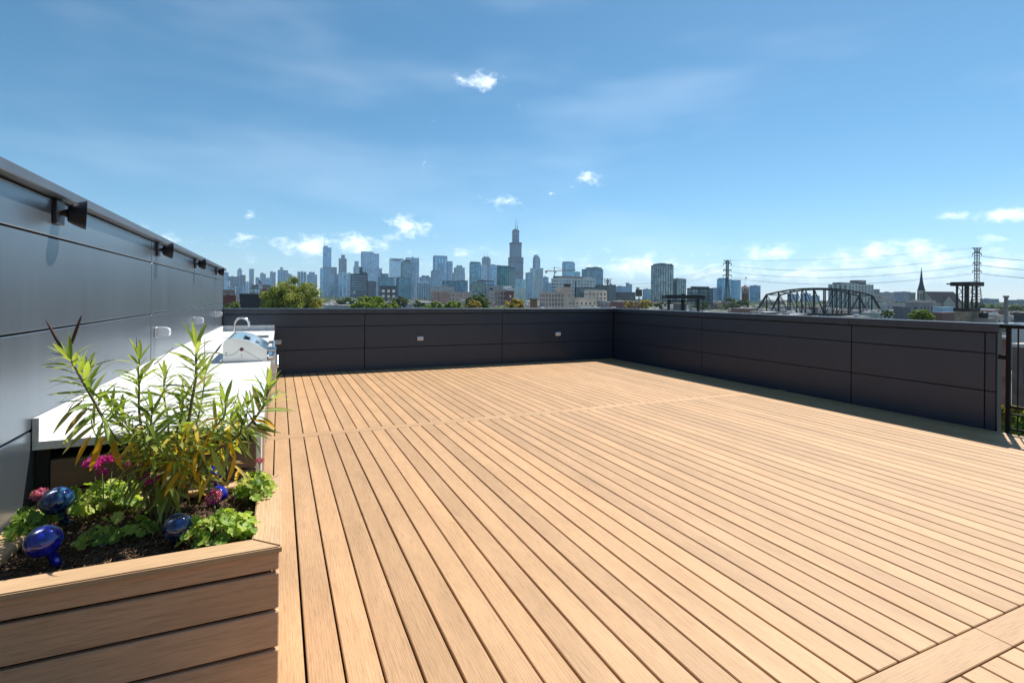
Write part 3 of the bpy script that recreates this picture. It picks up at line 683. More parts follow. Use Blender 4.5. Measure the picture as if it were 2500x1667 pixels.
def florets(mat, seed, n, R_, flat=.75):
    r_ = random.Random(seed); mb = MB()
    for i in range(n):
        zc = r_.uniform(-.25, 1); a = r_.uniform(0, 6.28); rr = math.sqrt(max(0, 1-zc*zc)); nrm = Vector((rr*math.cos(a), rr*math.sin(a), zc))
        c = Vector((nrm.x*R_, nrm.y*R_, nrm.z*R_*flat)) * r_.uniform(.8, 1.05); q = nrm.to_track_quat('Z', 'Y').to_matrix()
        for p in range(5):
            th_ = p*1.2566+r_.uniform(0, .4); w = .0075*r_.uniform(.8, 1.25)
            def T(u, v, h): return c + q @ Vector((math.cos(th_)*u-math.sin(th_)*v, math.sin(th_)*u+math.cos(th_)*v, h))
            mb.add([T(0, 0, 0), T(w*.8, -w*.55, .002), T(w*1.5, 0, .004+r_.uniform(-.002, .003)), T(w*.8, w*.55, .002)], [(0, 1, 2, 3)])
    return mb.mesh('flower_head', mat, False, False)
FH = [florets(M_fl, 1, 34, .024), florets(M_fl, 2, 26, .020), florets(M_fd, 3, 24, .019)]
M_dry = MAT('dried_flower', (.16, .08, .05), .9)
def geranium(label, cen, rad, n, hmax, flowers, seed):
    r_ = random.Random(seed); c = atz(*c6(*cen), .6); rt = root('geranium', (c.x, c.y, soilz(c.x, c.y)), label, 'plant', 'geraniums in the planter'); st = MB()
    for i in range(int(n*1.6)):
        a = r_.uniform(0, 6.28); q = math.sqrt(r_.random()); x = c.x+math.cos(a)*rad[0]*q; y = c.y+math.sin(a)*rad[1]*q
        x = min(max(x, SX0+.02), .035); y = max(y, PY0+.05)
        h = hmax*(1-.62*q*q)*r_.uniform(.35, 1.0); z = max(soilz(x, y), .60)+.012+h
        if x > PX1-.1 or y < PY0+.1: z = max(z, PZ+.02)
        nrm = Vector((math.cos(a)*q*.8+r_.gauss(0, .5), math.sin(a)*q*.6-.3+r_.gauss(0, .5), 1)).normalized()
        M = Matrix.Translation((x, y, z)) @ nrm.to_track_quat('Z', 'Y').to_matrix().to_4x4() @ Matrix.Rotation(r_.uniform(0, 6.28), 4, 'Z') @ Matrix.Scale(r_.uniform(.42, .92), 4)
        inst('leaf', GL[r_.randrange(5)], M, rt)
        b0 = Vector((c.x+(x-c.x)*.35, c.y+(y-c.y)*.35, soilz(c.x, c.y)-.01)); e = Vector((x, y, z)); mid = (b0+e)/2+Vector((0, 0, -.008))
        st.tube([b0, mid, e], [.0022, .0016, .0013], 5)
    for (X, Y, yy, k, sc) in flowers:
        p = aty(*c6(X, Y), yy); inst('flower_head', FH[k], Matrix.Translation(p) @ Matrix.Rotation(r_.uniform(0, 6), 4, 'Z') @ Matrix.Rotation(r_.uniform(-.3, .3), 4, 'X') @ Matrix.Scale(sc, 4), rt)
        b0 = Vector((c.x*.6+p.x*.4, c.y*.6+p.y*.4, .59)); st.tube([b0, (b0+p)/2+Vector((.006, 0, 0)), p-Vector((0, 0, .006))], [.0026, .002, .0018], 6)
    obj('stems', st, M_gs, rt, True)
    return rt
geranium('bushy geranium with two large magenta flower heads behind the mottled globe', (640, 480), (.155, .12), 62, .135, [(610,140,2.6,0,1.25),(665,112,2.62,0,.8),(735,112,2.6,0,.95),(675,198,2.52,1,.8)], 21)
geranium('geranium at the left edge of the planter with one pink flower', (70, 620), (.12, .12), 44, .075, [(262,340,2.56,2,1.25),(245,358,2.56,1,.7)], 22)
geranium('small geranium with sparse leaves in the middle of the planter', (760, 660), (.12, .055), 21, .085, [], 23)
geranium('geranium with curled light leaves at the front right of the planter', (1430, 650), (.125, .075), 56, .10, [(1390,352,2.38,2,1.3),(1385,385,2.38,1,.8)], 24)
geranium('geranium spilling over the right cap board of the planter', (1660, 380), (.085, .12), 46, .11, [(1692,122,2.62,2,.8)], 25)
geranium('geranium with a bright magenta flower in front of the oleander', (1010, 470), (.07, .06), 10, .05, [(985,235,2.36,0,1.0),(1040,215,2.36,0,.85)], 26)
geranium('geranium half hidden behind the oleander stems', (900, 330), (.07, .05), 14, .09, [(860,145,2.6,1,1.0),(900,150,2.6,1,.75)], 27)

# --- blown glass watering globes
def globemat(name, cols, tr):
    mt, t, b = newmat(name); mp = coords(t); vo = nd(t, 'ShaderNodeTexVoronoi'); t.links.new(mp.outputs[0], vo.inputs[0]); vo.inputs['Scale'].default_value = 48
    n = nnoise(t, mp.outputs[0], 28, 4, .6, 1.2)
    t.links.new(ramp(t, tmath(t, 'ADD', tmath(t, 'MULTIPLY', vo.outputs['Distance'], .5), tmath(t, 'MULTIPLY', n, .6)), [(.25+.5*i/(len(cols)-1), c) for i, c in enumerate(cols)]), b.inputs['Base Color'])
    b.inputs['Roughness'].default_value = .04; b.inputs['Transmission Weight'].default_value = tr; b.inputs['Coat Weight'].default_value = 1; b.inputs['Coat Roughness'].default_value = .02; b.inputs['IOR'].default_value = 1.5
    return mt
M_cob = globemat('cobalt_glass', [(.002, .003, .10), (.005, .009, .30), (.012, .03, .5)], .3)
M_teal = globemat('mottled_glass', [(.001, .002, .02), (.003, .009, .08), (.005, .025, .11), (.05, .18, .28)], .1)
def globe(label, X, Y, zc, r_, mat, lean=(.35, .1), sq=.94):
    c = atz(*c6(X, Y), zc); g_ = root('glass_globe', (c.x, c.y, .6), label, 'glass globe', 'blue glass globes in the planter')
    ax = Vector((lean[0], lean[1], -1)).normalized(); M = Matrix.Translation(c) @ (-ax).to_track_quat('Z', 'Y').to_matrix().to_4x4()
    prof = [(max(1e-4, r_*math.sin(a)), r_*sq*math.cos(a)) for a in [math.pi*i/22 for i in range(20)]]
    obj('bulb', MB().lathe(prof, 32, M), mat, g_, True)
    z0 = prof[-1][1]; obj('neck', MB().lathe([(prof[-1][0]*1.02, z0), (r_*.27, z0-r_*.12), (r_*.26, z0-r_*.6), (r_*.31, z0-r_*.7), (r_*.12, z0-r_*1.3), (1e-4, z0-r_*1.35)], 18, M), mat, g_, True)
globe('mottled teal glass globe beside the pink flower at the left', 372, 378, .715, .054, M_teal, (.2, .25))
globe('bright cobalt glass globe leaning on its neck at the front left', 285, 640, .682, .053, M_cob, (.38, .1))
globe('dark marbled blue glass globe at the front centre of the planter', 1162, 548, .668, .049, M_teal, (-.12, .1))
globe('cobalt glass globe deep among the oleander leaves at the back', 1400, 205, .70, .040, M_cob, (.1, .1))
globe('cobalt glass globe behind the pink geranium flower', 1420, 335, .655, .040, M_cob, (-.3, .2), .8)
globe('blue glass globe almost hidden behind the oleander stems', 955, 250, .66, .034, M_cob, (.1, .1))
def ptag(label, X, Y, w, h, rz, col):
    p = atz(*c6(X, Y), .612); o = root('plant_tag', (p.x, p.y, .6), label, 'plant tag', 'plant tags in the soil')
    M = Matrix.Translation(p) @ Matrix.Rotation(R(rz), 4, 'Z') @ Matrix.Rotation(R(58), 4, 'X')
    mb = MB(); mb.obox(M, w/2, h/2, .0006); obj('tag_card', mb, M_white, o)
    mb = MB(); mb.obox(M @ Matrix.Translation((-w*.3, 0, .0009)), w*.17, h*.42, .0003); obj('tag_print', mb, MAT('tag_ink', col, .6), o)
ptag('white plant tag with a red strip beside the mottled globe', 452, 530, .022, .03, 25, (.35, .04, .06))
ptag('pale plant tag lying flat in the mulch near the planter centre', 668, 668, .026, .012, -20, (.3, .45, .6))

# ================================================================== THE CITY
OX = {1: (520, 520, 4.704), 2: (980, 520, 4.704), 3: (1440, 560, 4.704), 4: (1900, 580, 3.92)}
def cx(cr, X): return OX[cr][0]+X/OX[cr][2]
def cyy(cr, Y): return OX[cr][1]+Y/OX[cr][2]
rg = random.Random(5)
# ground sheet to the horizon
mt, t, b = newmat('city_ground'); mp = coords(t); n1 = nnoise(t, mp.outputs[0], .02, 5, .6); n2 = nnoise(t, mp.outputs[0], .004, 4)
t.links.new(mixc(t, ramp(t, n2, [(.42, (0,)*3), (.6, (1,)*3)]), ramp(t, n1, [(.3, (.07, .068, .06)), (.5, (.16, .15, .14)), (.7, (.30, .29, .27))]), ramp(t, n1, [(.35, (.04, .06, .02)), (.65, (.10, .12, .05))])), b.inputs['Base Color'])
b.inputs['Roughness'].default_value = .95
obj('ground', MB().add([(-11000, -3000, GZ), (13000, -3000, GZ), (13000, 13000, GZ), (-11000, 13000, GZ)], [(0, 1, 2, 3)]), mt, kind='structure')
# streets on the grid, laid just above the ground, with kerbed pavements
M_asph = MAT('asphalt', (.055, .055, .057), .9, 0, .2, .1)
for i, x in enumerate((-62, 118, 300, 480)): obj('street', MB().box(x-6, x+6, 30, 2600, GZ+.004, GZ+.02), M_asph, kind='structure')
for i, y in enumerate((70, 250, 430, 700)): obj('street', MB().box(-600, 2000, y-6, y+6, GZ+.024, GZ+.036), M_asph, kind='structure')

def solve(xl, xr, D, rb):
    """footprint of an axis aligned block whose outline fills the columns xl..xr with its near corner about D away"""
    tl, tr = tz(xl), tz(xr); y0 = ray((xl+xr)/2, CY).y*D
    if tl > 0:
        x1 = tr*y0; x0 = tl*(y0+rb*x1)/(1+tl*rb); b_ = rb*(x1-x0)
    elif tr < 0:
        x0 = tl*y0; x1 = tr*(y0-rb*x0)/(1-tr*rb); b_ = rb*(x1-x0)
    else: x0, x1 = tl*y0, tr*y0; b_ = rb*(x1-x0)
    return x0, x1, y0, y0+b_
def ztop(px, py, D): return at(px, py, D).z
def facade(fr, x0, x1, y0, y1, z0, z1, bay, flo, pw, bh, proud, ledge=1):
    nx = max(1, round((x1-x0)/bay)); ny = max(1, round((y1-y0)/bay)); nz_ = max(1, round((z1-z0)/flo))
    if pw > 0:
        for i in range(nx+1):
            x = x0+(x1-x0)*i/nx; w = pw*(x1-x0)/nx/2; a = max(x0-proud, x-w); c = min(x1+proud, x+w)
            fr.box(a, c, y0-proud, y0-.02, z0, z1); fr.box(a, c, y1+.02, y1+proud, z0, z1)
        for i in range(ny+1):
            y = y0+(y1-y0)*i/ny; w = pw*(y1-y0)/ny/2; a = max(y0+.01, y-w); c = min(y1-.01, y+w)
            fr.box(x0-proud, x0-.02, a, c, z0, z1); fr.box(x1+.02, x1+proud, a, c, z0, z1)
    if bh > 0:
        p = proud*.8
        for k in range(1, nz_+1):
            zc = z0+(z1-z0)*k/nz_; h = bh*(z1-z0)/nz_
            fr.box(x0-p, x1+p, y0-p, y1+p, zc-h, zc - (.001 if k == nz_ else 0))
    if ledge: fr.box(x0-proud*1.3, x1+proud*1.3, y0-proud*1.3, y1+proud*1.3, z1, z1+max(.8, flo*.22))
def B(name, label, cr, xl, xr, yt, D, rb=.8, wall=(.35, .35, .36), glass=(.06, .09, .12), pw=.35, bh=.35, bay=None, flo=None, tiers=(), roof=(), cat='building', group=None, rough=.8, conv=True, zb=None, metal=0, cell=None):
    """a building: glazed core, facade frame standing proud of it, stacked tiers and roof boxes"""
    if conv: X = lambda v: cx(cr, v); Y = lambda v: cyy(cr, v)
    else: X = Y = lambda v: v
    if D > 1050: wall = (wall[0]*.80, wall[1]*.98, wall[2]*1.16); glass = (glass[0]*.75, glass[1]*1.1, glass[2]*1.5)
    px = D/FPX*2.44; bay = max(bay or 3.2, px*2.3); flo = max(flo or 3.5, px*2.1)
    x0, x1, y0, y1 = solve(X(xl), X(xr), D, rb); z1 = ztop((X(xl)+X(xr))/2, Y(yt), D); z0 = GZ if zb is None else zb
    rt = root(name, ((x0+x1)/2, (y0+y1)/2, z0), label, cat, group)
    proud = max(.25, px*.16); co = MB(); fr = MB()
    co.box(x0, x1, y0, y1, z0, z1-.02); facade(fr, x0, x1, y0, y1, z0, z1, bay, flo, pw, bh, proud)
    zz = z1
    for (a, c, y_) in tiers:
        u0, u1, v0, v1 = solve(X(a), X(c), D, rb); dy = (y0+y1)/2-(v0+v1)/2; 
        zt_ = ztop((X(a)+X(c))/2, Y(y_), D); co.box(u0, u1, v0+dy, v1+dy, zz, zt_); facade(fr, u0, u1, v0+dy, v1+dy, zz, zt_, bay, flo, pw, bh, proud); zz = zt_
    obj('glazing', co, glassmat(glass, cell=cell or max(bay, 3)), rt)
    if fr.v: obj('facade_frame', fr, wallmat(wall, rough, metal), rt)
    for q in roof:
        a, c, y_ = q[:3]; tl, tr = tz(X(a)), tz(X(c)); ym = y0+(y1-y0)*.35; u0, u1 = tl*ym, tr*ym
        u0 = max(u0, x0+.3); u1 = min(u1, x1-.3)
        if u1 <= u0: u0, u1 = x0+(x1-x0)*.3, x0+(x1-x0)*.7
        obj('roof_unit', MB().box(u0, u1, ym, y0+(y1-y0)*.8, zz+.05, ztop((X(a)+X(c))/2, Y(y_), D)), wallmat(q[3] if len(q) > 3 else tuple(v*.6 for v in wall)), rt)
    if not roof and x1-x0 > 8:                                # plant rooms, tanks and vents on otherwise bare roofs
        for k in range(rg.randrange(1, 4)):
            u = x0+(x1-x0)*rg.uniform(.08, .6); w_ = (x1-x0)*rg.uniform(.1, .34); v = y0+(y1-y0)*rg.uniform(.1, .6); q = .25+.12*k
            if not tiers: obj('roof_unit', MB().box(u, min(u+w_, x1-.3), v, v+(y1-y0)*.25+.02*k, zz+.05, zz+px*rg.uniform(.5, 1.6)), wallmat((q, q, q*1.05)), rt)
    rt['box'] = (x0, x1, y0, y1, zz)
    return rt
def spike(rt, cr, X_, ya, yb, D, r_, name='antenna'):
    x0, x1, y0, y1, zz = rt['box']; p = at(cx(cr, X_), cyy(cr, yb), D); t_ = p.x/p.y; ym = (y0+y1)/2
    z1 = ztop(cx(cr, X_), cyy(cr, ya), D); z0 = zz
    obj(name, MB().tube([(t_*ym, ym, z0), (t_*ym, ym, z0+(z1-z0)*.45), (t_*ym, ym, z0+(z1-z0)*.46), (t_*ym, ym, z1)], [r_, r_*.9, r_*.5, r_*.35], 8), wallmat((.5, .5, .52)), rt)
GB = (.05, .085, .115); GT = (.03, .08, .085); DK = (.025, .03, .036)
SKG = 'downtown towers on the skyline'
def T(label, *a, **k): k.setdefault('group', SKG); return B('skyscraper', label, *a, **k)
# ---- skyline, left to right
T('slim grey tower rising just right of the grey wall end', 1, 122, 176, 690, 3500, wall=(.30, .31, .33))
T('wide dark blue slab near the left end of the skyline', 1, 176, 305, 735, 3300, wall=(.10, .12, .15), glass=DK)
T('tower with a pale round crown at the left of the skyline', 1, 278, 330, 662, 3700, wall=(.4, .4, .4), tiers=((290, 322, 642),), roof=((296, 314, 632, (.7, .7, .7)),))
T('dark narrow tower in front of the pale crowned tower', 1, 308, 372, 718, 2900, wall=(.16, .17, .19), glass=DK)
T('white balconied block at the foot of the left skyline', 1, 116, 190, 785, 2300, wall=(.62, .62, .6), pw=.15, bh=.5)
T('tall slender brown grey tower standing alone at the left', 1, 415, 467, 648, 3300, rb=1.2, wall=(.36, .33, .31), pw=.5, bh=.2)
T('short pale block between two left towers', 1, 372, 410, 795, 2700, wall=(.55, .55, .54))
T('small grey tower left of the two flags', 1, 488, 532, 748, 3300, wall=(.22, .25, .28))
T('two-tone tower above the two flags', 1, 540, 603, 703, 3200, wall=(.34, .36, .37), tiers=((548, 575, 690),))
T('pale stepped block right of the flags', 1, 600, 660, 760, 2900, wall=(.52, .52, .5), tiers=((612, 648, 748),))
T('light tower with brown edges left of the big tree', 1, 653, 716, 683, 3000, wall=(.48, .42, .38), pw=.45, bh=.12)
T('grey tower with a raised core rising behind the big tree', 1, 742, 858, 660, 3000, wall=(.38, .40, .42), pw=.5, bh=.15, tiers=((768, 800, 628),))
T('domed grey block peeping over the big tree', 1, 828, 905, 712, 2700, wall=(.42, .42, .42))
T('white framed tower with dark stripes behind the big tree', 1, 968, 1068, 680, 2900, wall=(.58, .58, .58), glass=DK, pw=.4, bh=.12)
T('stepped grey stone tower at the right edge of the big tree', 1, 1075, 1192, 712, 3100, wall=(.36, .36, .37), tiers=((1100, 1166, 683),))
t16 = T('tall blue glass tower with a single spire in front of a cloud', 1, 1260, 1353, 402, 4200, rb=.6, wall=(.22, .27, .32), glass=(.06, .10, .15), pw=.12, bh=.2, tiers=((1266, 1312, 383),)); spike(t16, 1, 1284, 298, 383, 4200, 2.6, 'spire')
T('dark slab in front of the spired glass tower', 1, 1268, 1418, 627, 3600, wall=(.07, .09, .12), glass=DK, pw=.2, bh=.2, roof=((1380, 1400, 618),))
T('bright blue glass sliver left of the spired tower base', 1, 1230, 1271, 640, 3300, wall=(.15, .24, .33), glass=(.06, .13, .2), pw=.1, bh=.1)
T('grey blue tower below the spired tower', 1, 1272, 1350, 650, 2900, wall=(.24, .29, .34), pw=.3, bh=.1)
T('light grey block with fine vertical lines below the dark slab', 1, 1312, 1392, 722, 2500, wall=(.44, .47, .5), pw=.4, bh=.1)
T('dark tower block right of the fine-lined grey block', 1, 1390, 1442, 708, 2700, wall=(.13, .15, .17), glass=DK)
T('dark grey tower with a square cap right of the spired tower', 1, 1442, 1530, 527, 3900, wall=(.19, .20, .22), glass=DK, pw=.45, bh=.25, tiers=((1472, 1512, 485),))
T('white tower with bold vertical stripes beside the dark banded office block', 1, 1437, 1533, 690, 2000, rb=.9, wall=(.68, .69, .7), glass=(.06, .09, .12), pw=.42, bh=.06, bay=16, roof=((1455, 1515, 680),))
T('pale balconied block just left of the dark banded office block', 1, 1533, 1600, 700, 2200, wall=(.55, .56, .57), pw=.2, bh=.5)
b25 = B('office_block', 'dark office block with horizontal bands and a roof stack', 1, 1578, 1775, 705, 1500, rb=.5, wall=(.035, .036, .038), glass=(.05, .055, .06), pw=.06, bh=.55, bay=14, flo=7.5, roof=((1684, 1716, 620, (.04, .04, .045)), (1722, 1768, 676, (.09, .1, .11))))
x0, x1, y0, y1, zz = b25['box']; p = at(cx(1, 1625), cyy(1, 910), 1490)
obj('wall_sign', MB().box(p.x-3.4, p.x+3.4, y0-1.4, y0-1.0, p.z-3.4, p.z+3.4), M_white, b25)
T('stepped grey tower peeking over the dark banded block', 1, 1612, 1682, 620, 3600, wall=(.33, .36, .38), tiers=((1625, 1668, 558),))
t27 = T('broad grey blue tower with a lower right shoulder', 1, 1697, 1902, 470, 4200, rb=.35, wall=(.30, .35, .39), glass=(.08, .11, .14), pw=.25, bh=.25, tiers=((1697, 1838, 450),))
T('white banded block below the broad grey tower', 1, 1770, 1862, 708, 2500, wall=(.62, .63, .64), pw=.1, bh=.5)
T('small blue tower between broad grey tower and curved tower', 1, 1898, 1936, 645, 3900, wall=(.3, .36, .42)); spike(bpy.data.objects['skyscraper.%03d' % (sum(o.name.startswith('skyscraper') for o in bpy.data.objects)-1)], 1, 1945, 600, 645, 3900, 1.6)
# curved-top tower: concave parapet
x0, x1, y0, y1 = solve(cx(1, 2020), cx(1, 2186), 3600, .5); zt_ = ztop(cx(1, 2100), cyy(1, 520), 3600); dz = 36/4.704*3600/FPX
t29 = root('skyscraper', ((x0+x1)/2, (y0+y1)/2, GZ), 'pale blue glass tower with a scooped curved top', 'building', SKG)
prof_ = [(x0, GZ), (x1, GZ)] + [(x1+(x0-x1)*i/12, zt_-dz*(1-(2*i/12-1)**2)) for i in range(13)]
obj('glazing', MB().prism(prof_, 'y', y0, y0+8), glassmat((.10, .15, .2), .1, 14, .3), t29)
obj('curved_crown', MB().box(x0+1, x1-1, y0+8.2, y1, GZ, zt_-1), wallmat((.10, .17, .24), .3), t29)
T('wide grey tower with a step behind the pale gridded block', 1, 2208, 2362, 520, 3700, rb=.4, wall=(.36, .38, .41), pw=.5, bh=.1, tiers=())
B('apartment_tower', 'pale gridded block with a dark roof hut left of centre', 2, -8, 146, 566, 1500, rb=.55, wall=(.40, .42, .42), glass=(.06, .08, .085), pw=.4, bh=.25, bay=6, flo=5, roof=((25, 100, 540, (.05, .06, .06)),))
B('apartment_tower', 'teal gridded lower block in front of the pale gridded block', 2, -40, 105, 745, 1350, rb=.3, wall=(.20, .24, .25), glass=GT, pw=.22, bh=.22, bay=6, flo=5)
B('brick_block', 'dark plum brick block right of the dark banded block', 1, 1775, 1872, 790, 1500, wall=(.13, .08, .08), glass=DK, pw=.5, bh=.3)
B('office_block', 'teal glass block with a stepped roof right of the plum block', 1, 1893, 2082, 742, 1700, rb=.5, wall=(.22, .27, .28), glass=GT, pw=.18, bh=.3, tiers=((1930, 2016, 700),))
b34 = B('warehouse', 'dark old industrial hall with pale arched windows', 1, 1908, 2106, 852, 1000, rb=.5, wall=(.06, .06, .058), glass=(.35, .37, .38), pw=.45, bh=.5, bay=9, flo=12)
B('office_block', 'narrow dark block left of the pale gridded block', 1, 2103, 2158, 750, 1500, wall=(.09, .1, .11), glass=DK)
B('apartment_tower', 'grey blue low tower left of the striped white tower', 1, 1330, 1440, 812, 2000, wall=(.36, .40, .44), pw=.35, bh=.2)
B('office_block', 'dark blue gridded block at the foot of the striped tower', 1, 1360, 1436, 848, 1700, wall=(.2, .25, .3), pw=.25, bh=.3)
# ---- centre
T('tall blue glass tower with slanted shoulders left of centre', 2, 360, 522, 505, 3400, rb=.5, wall=(.26, .33, .38), glass=(.07, .12, .17), pw=.3, bh=.06, bay=22, tiers=((368, 516, 495),))
T('grey tower leaning against the slant-shouldered glass tower', 2, 522, 583, 560, 3300, wall=(.30, .32, .34), pw=.4, bh=.15)
T('grey horizontal banded tower with a roof step', 2, 337, 466, 675, 2200, wall=(.33, .34, .36), pw=.1, bh=.5, roof=((342, 376, 657),))
T('teal roofed low tower beside the wide grey stepped tower', 2, 205, 336, 740, 2600, wall=(.2, .26, .29), roof=((240, 272, 716), (285, 318, 718)))
T('ornate stepped stone tower in the centre left', 2, 585, 726, 690, 3000, wall=(.40, .38, .37), pw=.5, bh=.2, tiers=((605, 726, 630), (640, 705, 605)))
B('apartment_tower', 'teal glass grid tower in the middle of the skyline', 2, 780, 908, 575, 1800, rb=.8, wall=(.13, .18, .19), glass=(.06, .12, .13), pw=.16, bh=.2, bay=8, flo=5.5, roof=((790, 896, 558, (.06, .1, .1)),))
t44 = T('grey tower with twin antennas right of the teal grid tower', 2, 922, 1019, 525, 4000, wall=(.17, .20, .23), glass=DK, tiers=((932, 1008, 508),)); spike(t44, 2, 955, 452, 508, 4000, 1.7); spike(t44, 2, 987, 445, 508, 4000, 1.7)
T('white banded block under the twin antenna tower', 2, 908, 980, 603, 2500, wall=(.66, .67, .68), pw=.08, bh=.45)
T('light blue glass block left of the green balconied tower', 2, 1008, 1126, 603, 2600, wall=(.34, .42, .47), glass=(.08, .13, .17), pw=.2, bh=.2)
b47 = B('apartment_tower', 'dark green glass tower with stacked balconies in front of the tallest tower', 2, 1096, 1300, 630, 1200, rb=.6, wall=(.02, .034, .036), glass=(.035, .11, .10), pw=.3, bh=.26, bay=5, flo=3.9, tiers=((1100, 1252, 610),))
x0, x1, y0, y1, zz = b47['box']; mb = MB()
for k in range(20): zk = GZ+15+k*(zz-GZ-25)/20; mb.box(x0+(x1-x0)*.55, x1+1.6, y0-1.8, y0-.3, zk, zk+1.2)
obj('balcony', mb, wallmat((.45, .47, .47)), b47, kind='stuff')
# the tallest tower: bundled tubes, black, two antennas
D = 3300; wt_ = T('tallest black tower with stepped setbacks and two white antennas', 2, 1226, 1394, 518, D, rb=1.0, wall=(.03, .05, .07), glass=(.03, .045, .055), pw=.4, bh=.1, bay=16, flo=30, tiers=((1244, 1379, 345), (1284, 1361, 205), (1298, 1346, 193)), rough=.5)
spike(wt_, 2, 1310, 55, 193, D, 2.6); spike(wt_, 2, 1332, 88, 193, D, 3.0); spike(wt_, 2, 1299, 165, 193, D, .9); spike(wt_, 2, 1345, 170, 193, D, .9)
x0, x1, y0, y1, zz = wt_['box']; mb = MB()
for yq in (519, 346, 560, 690): z_ = ztop(cx(2, 1310), cyy(2, yq+12), D); a, c, e, f_ = solve(cx(2, 1226 if yq > 500 else 1244), cx(2, 1394 if yq > 500 else 1379), D, 1.0); mb.box(a-2.2, c+2.2, e-2.2+(y0+y1-e-f_)/2, f_+2.2+(y0+y1-e-f_)/2, z_, z_+12)
obj('louver_band', mb, wallmat((.03, .035, .04)), wt_)
T('round crowned stone tower right of the tallest tower', 2, 1508, 1589, 540, 3200, rb=1, wall=(.33, .34, .36), pw=.4, bh=.15, tiers=((1512, 1585, 515), (1520, 1578, 500), (1530, 1567, 485)))
# diagonal striped tower
D = 2300; x0, x1, y0, y1 = solve(cx(2, 1480), cx(2, 1626), D, .7); z1 = ztop(cx(2, 1550), cyy(2, 640), D)
t50 = root('skyscraper', ((x0+x1)/2, (y0+y1)/2, GZ), 'pale tower with slanted diagonal stripes below the round crowned tower', 'building', SKG)
obj('glazing', MB().box(x0, x1, y0, y1, GZ, z1), glassmat((.06, .12, .17), .1, 9), t50); mb = MB(); n = 15; sl_ = .32
for i in range(-6, n+6):
    xa = x0+(x1-x0)*i/n; w = (x1-x0)/n*.34
    def cl(x, z): return (min(max(x, x0), x1), z)
    za, zb_ = GZ, z1; xb = xa+sl_*(x1-x0)*2.2
    # clip the slanted fin against the sides of the front
    ks = [(xa+(xb-xa)*q/24, za+(zb_-za)*q/24) for q in range(25)]; ks = [k_ for k_ in ks if x0 <= k_[0] <= x1-w]
    if len(ks) > 1:
        (ua, va), (ub, vb) = ks[0], ks[-1]
        mb.add([(ua, y0-1.6, va), (ua+w, y0-1.6, va), (ub+w, y0-1.6, vb), (ub, y0-1.6, vb), (ua, y0-.05, va), (ua+w, y0-.05, va), (ub+w, y0-.05, vb), (ub, y0-.05, vb)], [(0,1,2,3),(0,3,7,4),(1,5,6,2),(3,2,6,7),(0,4,5,1)])
for i in range(12): yy = y0+(y1-y0)*i/11; mb.box(x0-1.4, x0-.05, yy, yy+1.6, GZ, z1)
obj('diagonal_fin', mb, wallmat((.66, .69, .70)), t50, kind='stuff'); obj('roof_edge', MB().box(x0-1.7, x1+1.7, y0-1.7, y1+1, z1, z1+3), wallmat((.5, .53, .55)), t50)
T('plain grey shaft left of the diagonal striped tower', 2, 1425, 1497, 690, 2200, wall=(.40, .42, .45), pw=.55, bh=.06)
B('apartment_block', 'pale blue block with irregular windows below the tallest tower', 2, 1300, 1430, 768, 1500, rb=.6, wall=(.56, .60, .63), glass=(.12, .19, .24), pw=.3, bh=.3, bay=6, flo=5, roof=((1320, 1360, 758),))
T('small blue block right of the diagonal striped tower', 2, 1628, 1685, 740, 2500, wall=(.26, .33, .39)); B('office_block', 'low blue glass block left of the white gridded office', 2, 1655, 1735, 808, 2000, wall=(.2, .27, .32))
T('flat topped blue glass tower behind the crane', 2, 1845, 1987, 575, 2500, rb=.6, wall=(.22, .31, .37), glass=(.07, .14, .19), pw=.14, bh=.2, tiers=((1852, 1976, 563),)); T('lower blue shoulder right of the flat topped glass tower', 2, 1985, 2050, 680, 2600, wall=(.3, .39, .45), glass=(.08, .15, .2))
B('apartment_tower', 'dark gridded apartment tower right of the flat topped glass tower', 2, 2070, 2312, 650, 1300, rb=.5, wall=(.17, .165, .165), glass=(.06, .09, .10), pw=.2, bh=.25, bay=5.5, flo=4.2, tiers=((2132, 2312, 628),), roof=((2225, 2262, 615),))
b56 = B('office_block', 'long white gridded office with a brown roof storey', 2, 1722, 2226, 757, 900, rb=.35, wall=(.66, .67, .66), glass=(.05, .07, .085), pw=.24, bh=.34, bay=6.2, flo=5.8, roof=((1745, 2080, 725, (.14, .10, .09)), (2082, 2215, 733, (.30, .32, .33))))
B('office_block', 'dark base block under the white gridded office', 2, 1990, 2352, 862, 820, rb=.3, wall=(.05, .06, .065), glass=(.04, .06, .07), pw=.2, bh=.25)
B('warehouse', 'flat dark roofed block left of the green balconied tower', 2, 870, 1060, 782, 1100, rb=.5, wall=(.10, .10, .105), glass=(.09, .13, .14), pw=.2, bh=.35, bay=6, flo=6)
B('apartment_block', 'dark teal glass block at the foot of the teal grid tower', 2, 815, 962, 805, 1000, rb=.5, wall=(.10, .14, .14), glass=(.06, .10, .10), pw=.18, bh=.25, bay=5, flo=4.5)
B('office_block', 'low dark glass block left of the teal grid tower', 2, 470, 640, 785, 1300, rb=.4, wall=(.09, .12, .13), glass=GT); B('office_block', 'blue grey glass block next to the low dark glass block', 2, 636, 760, 780, 1200, rb=.5, wall=(.14, .18, .21), glass=GB, pw=.12, bh=.3)
B('apartment_block', 'white stepped block with dark windows left of centre', 2, 180, 332, 808, 1400, rb=.6, wall=(.62, .63, .63), glass=DK, pw=.3, bh=.3, tiers=((220, 300, 790),))
B('apartment_block', 'long pale window-banded block in the left centre', 2, 330, 606, 852, 1000, rb=.4, wall=(.42, .42, .43), glass=(.07, .08, .09), pw=.25, bh=.35, bay=7, flo=5)
